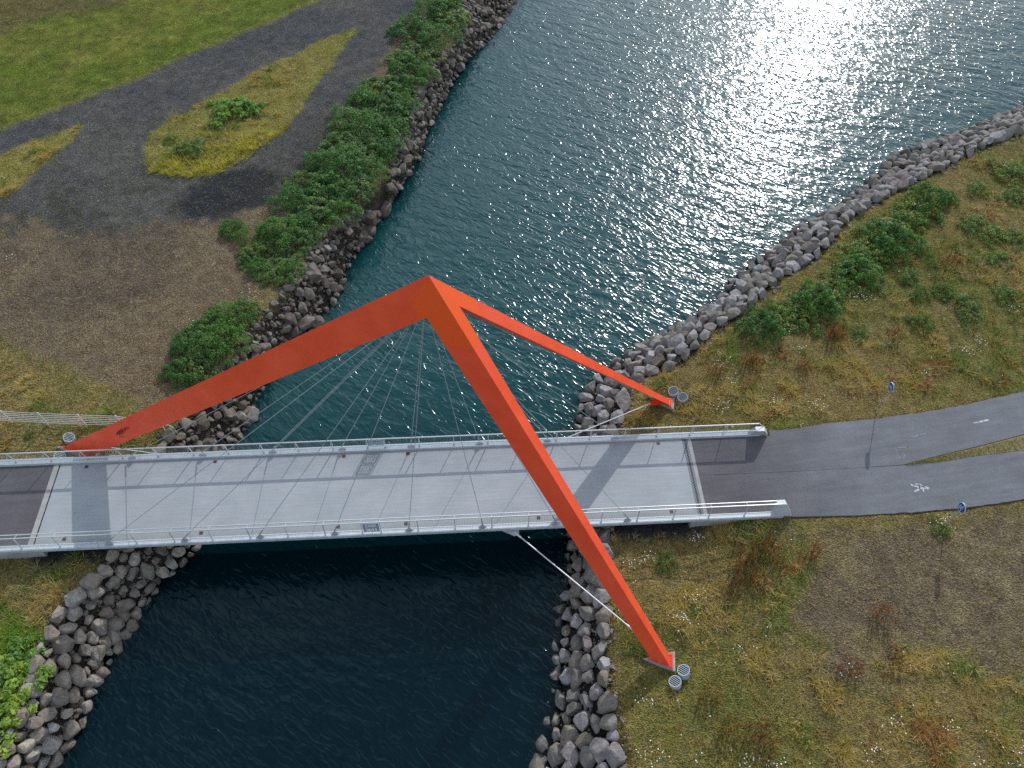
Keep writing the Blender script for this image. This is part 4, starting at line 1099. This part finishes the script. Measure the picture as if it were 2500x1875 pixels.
for lst, fmt in ((sorted(DOCK4, key=lambda t: -t[1]), 'rust brown dock plant in the meadow below the footpath, {} counting from the deck'),
                 (sorted(DOCK2, key=lambda t: t[0]), 'rust brown dock plant in the meadow above the cycle path, {} counting from the bridge')):
    for i, (x, y) in enumerate(lst):
        z = float(height(np.array([x]), np.array([y]))[0])
        o = link('dock_plant', DM[i % 4]); o.location = (x, y, z); o.rotation_euler.z = random.uniform(0, 6); o.scale = (1.2,) * 3
        tag(o, fmt.format(ORD[i]), 'dock plant', 'rust coloured dock plants in the meadow')


# ------------------------------------------------------------------ grass and flowers
TRI = [(-43, 62), (68, 62), (36, -20), (-20, -18)]    # ground in view, with a margin
def scatter(n, seed, want=None):
    r = np.random.default_rng(seed)
    y = r.uniform(-25, 60, n * 3); x0 = -19 + (y + 18) * (-22.5 / 78) - 2; x1 = 35 + (y + 18) * (33 / 78) + 2
    x = x0 + (x1 - x0) * r.uniform(size=y.size)
    keepd = r.uniform(size=y.size) < np.clip(1.25 - .013 * (y + 18), .3, 1)
    x, y = x[keepd], y[keepd]
    cls_, col_, den = zones(x, y)
    for q in (FN, FF, FL): den = den * (np.hypot(x - q.x + .35 * np.sign(q.x), y - q.y) > 1.0)
    for q in ((15.77, -10.64), (15.26, -11.14), (18.31, 6.27), (18.81, 5.76), (-18.46, 4.65), (-18.63, 3.37)): den = den * (np.hypot(x - q[0], y - q[1]) > .42)
    ok = r.uniform(size=x.size) < den
    return x[ok], y[ok], cls_[ok], r
def tufts(name, x, y, h, cols, blades, width, lean, label, r, z0=None, cat=None):
    n = len(x)
    z = height(x, y) if z0 is None else z0
    p = np.repeat(np.stack([x, y, z], 1), blades, 0); N_ = n * blades
    hh = np.repeat(h, blades) * r.uniform(.55, 1.15, N_)
    a = r.uniform(0, 2 * np.pi, N_); off = hh * .25 * r.uniform(0, 1, N_)
    base = p + np.stack([np.cos(a) * off, np.sin(a) * off, np.full(N_, -.03)], 1)
    a2 = a + r.normal(0, .7, N_); ln = hh * lean * r.uniform(.3, 1.3, N_)
    tip = base + np.stack([np.cos(a2) * ln, np.sin(a2) * ln, hh], 1)
    w = width * np.repeat(np.sqrt(h / .25), blades) * r.uniform(.7, 1.3, N_)
    sd = np.stack([-np.sin(a2) * w, np.cos(a2) * w, np.zeros(N_)], 1)
    V = np.stack([base - sd, base + sd, tip], 1).reshape(-1, 3)
    c = np.repeat(cols, blades, 0) * r.uniform(.7, 1.3, N_)[:, None]
    me = np_mesh(name, V, np.arange(N_ * 3).reshape(-1, 3), np.repeat(c, 3, 0))
    return tag(link(name, me, M['grass']), label, cat, kind='stuff')
PAL = np.array([(.63, .45, .16), (.50, .375, .10), (.20, .26, .055), (.36, .165, .06), (.52, .43, .25), (.52, .46, .06)])
def palette(x, y, cls_, r):
    n1, n2, n4 = fbm(x, y, 4.5, 61), fbm(x, y, 1.4, 72), fbm(x, y, 9, 83)
    left, s = bank(x, y)
    k = np.where(n1 * .55 + n2 * .45 > np.where(left, .515, .545), 2, 1)
    k = np.where(n1 * .45 + n2 * .55 < .46, 0, k)
    k = np.where((n2 > .63) & (n4 < .52) & ~left, 3, k)
    u = r.uniform(size=x.size)
    k = np.where(u < .12, 4, k); k = np.where((u > .12) & (u < .22), 1, k)
    k = np.where((cls_ == 4), np.where(u < .55, 4, np.where(u < .8, 0, 1)), k)
    k = np.where((cls_ == 3), np.where(u < .6, 2, 4), k)
    k = np.where((cls_ == 2), np.where(u < .55, 2, np.where(u < .85, 1, 0)), k)
    gold = sdf(ISLE, x, y) * 0 + (sdf(ISLE, x, y) < .2) * sst(34.5, 30.5, y - .45 * (x + 14)) * (y < 37)
    k = np.where(r.uniform(size=x.size) < gold, 5, k)
    edge = np.minimum(np.abs(y - line_y(PU, x)), np.abs(y - line_y(PD, x)))
    mossy = (x > 22) & (edge < .8) & ~left
    k = np.where(mossy, np.where(u < .5, 1, 2), k)
    brightc = left & (y < -3) & (y < -6.0 - .7 * (x + 18))
    k = np.where(brightc, np.where(u < .8, 2, 1), k)
    bushy = np.zeros(x.shape, bool)
    for bx, by, bq in B_RROW + B_RMEAD + B_LEG + B_LOW:
        bushy |= np.hypot(x - bx, y - by) < bq * 1.25 + .9 * (n2 - .4)
    k = np.where(bushy & (cls_ == 0) & (u > .3), 2, k)
    c = PAL[k] * (1 + .7 * (n2 - .5))[:, None]
    c = np.where(mossy[:, None], c * np.array([1.25, 1.15, .75]), c)
    c = np.where(brightc[:, None], c * np.array([1.05, 1.35, .9]), c)
    lw = cls_ == 2; c = np.where(lw[:, None], np.array([.30, .325, .075]) * (.85 + .3 * n2 + .5 * (r.uniform(size=x.size) - .5))[:, None], c)
    return c, mossy, gold, brightc, n1
x, y, cls_, r = scatter(72000, 901)
c, mossy, gold, brightc, n1 = palette(x, y, cls_, r)
left, s_b = bank(x, y)
h = .08 + .30 * sst(.45, .72, fbm(x, y, 1.5, 95, 3)) + .10 * (r.uniform(size=x.size))
h = np.where(cls_ == 4, .06 + .09 * r.uniform(size=x.size) ** 2, h); h = np.where(cls_ == 3, .10, h); h = np.where(mossy, .10, h); h = np.where(cls_ == 2, .10 + .06 * r.uniform(size=x.size), h)
h = np.where(gold > .5, .42, h); h = np.where(brightc, .5, h)
for nm, sel, lb in (('meadow_grass', (cls_ == 0) & ~left, 'tangled dry olive and rust meadow grass on the right shore'), ('sparse_tufts', cls_ == 4, 'sparse dry tufts dotting the bare brown soil'),
                    ('lawn_grass', cls_ == 2, 'short green lawn grass beyond the gravel track'), ('wild_grass', (cls_ == 0) & left, 'olive and golden wild grass on the left shore'), ('track_weeds', cls_ == 3, 'scattered small weeds on the gravel track')):
    if sel.sum() > 0:
        tufts(nm, x[sel], y[sel], h[sel], c[sel], 7, .017, 1.35, lb, r)
# median strip grass
r2 = np.random.default_rng(77)
mx_ = r2.uniform(30.8, 46, 2600); my0, my1 = line_y(MD, mx_), line_y(MU, mx_)
my = my0 + (my1 - my0) * r2.uniform(.08, .9, 2600)
tufts('median_grass', mx_, my, np.full(2600, .07) + .06 * r2.uniform(size=2600), np.array([(.48, .38, .20), (.42, .34, .13), (.28, .28, .09)])[r2.integers(0, 3, 2600)], 6, .016, .8, 'short dry grass on the median between the two paths', r2, np.full(2600, -.035))
# flowers
FLOW = [(17.07, -7.11), (13.86, -4.84), (14.71, -4.62), (13.62, -11.82), (18.54, -9.81), (15.7, -14.49), (13.66, -14.28), (23.64, -11.37), (23.87, -14.83), (25.06, -13.68), (29.72, -14.24), (27.76, -14.03), (17.94, -14.76), (19.2, -14.97), (23.58, -14.72), (30.46, -15.38), (28.48, -15.57), (17.78, -3.56), (16.12, -7.92), (24.32, 5.1), (26.63, 4.47), (20.8, 5.0), (31.56, -3.54), (26.96, 8.83), (21.76, 8.11), (32.51, 13.02), (29.51, 12.72), (41.3, 14.82), (30.18, 12.28), (37.7, 8.16), (34.41, 6.44), (26.74, 11.4), (25.9, 10.04), (21.23, 7.77), (42.5, 11.54), (36.1, 14.82), (37.52, 18.21), (38.94, 8.88), (21.88, 6.64), (24.42, 10.3), (48.17, 26.13), (-26.54, 19.94), (-9.04, 15.68), (-12.26, 18.56), (-12.39, 13.03)]
r = np.random.default_rng(55)
fxs, fys = [], []
for x, y in FLOW:
    k = int(r.uniform(5, 28)); sp = r.uniform(.16, .38)
    fxs += list(x + r.normal(0, sp, k)); fys += list(y + r.normal(0, sp * .8, k))
k = 260; x_, y_, c_, r0 = scatter(5000, 66)
sel = (c_ == 0) & (x_ > 12); fxs += list(x_[sel][:k]); fys += list(y_[sel][:k])
fxs, fys = np.array(fxs), np.array(fys)
ok = ~((fxs > 17.6) & (fys < line_y(PU, fxs)) & (fys > line_y(PD, fxs))) & ~((np.abs(fys) < 3) & (np.abs(fxs) < 23))
fxs, fys = fxs[ok], fys[ok]; n = len(fxs)
fz = height(fxs, fys) + r.uniform(.12, .42, n); rad = r.uniform(.017, .036, n)
ang = np.arange(6) * np.pi / 3
tx, ty = r.normal(0, .35, n), r.normal(-.25, .35, n)
V = np.stack([fxs[:, None] + rad[:, None] * np.cos(ang), fys[:, None] + rad[:, None] * np.sin(ang), fz[:, None] + rad[:, None] * (np.cos(ang) * tx[:, None] + np.sin(ang) * ty[:, None])], -1)
tri = np.array([(0, 1, 2), (0, 2, 3), (0, 3, 4), (0, 4, 5)])
FF_ = (np.arange(n) * 6)[:, None, None] + tri[None]
tag(link('white_flowers', np_mesh('white_flowers', V.reshape(-1, 3), FF_.reshape(-1, 3)), M['flower']), 'small white daisies speckling the meadow and soil', 'flowers', kind='stuff')
# bird droppings, pale litter flecks on the asphalt
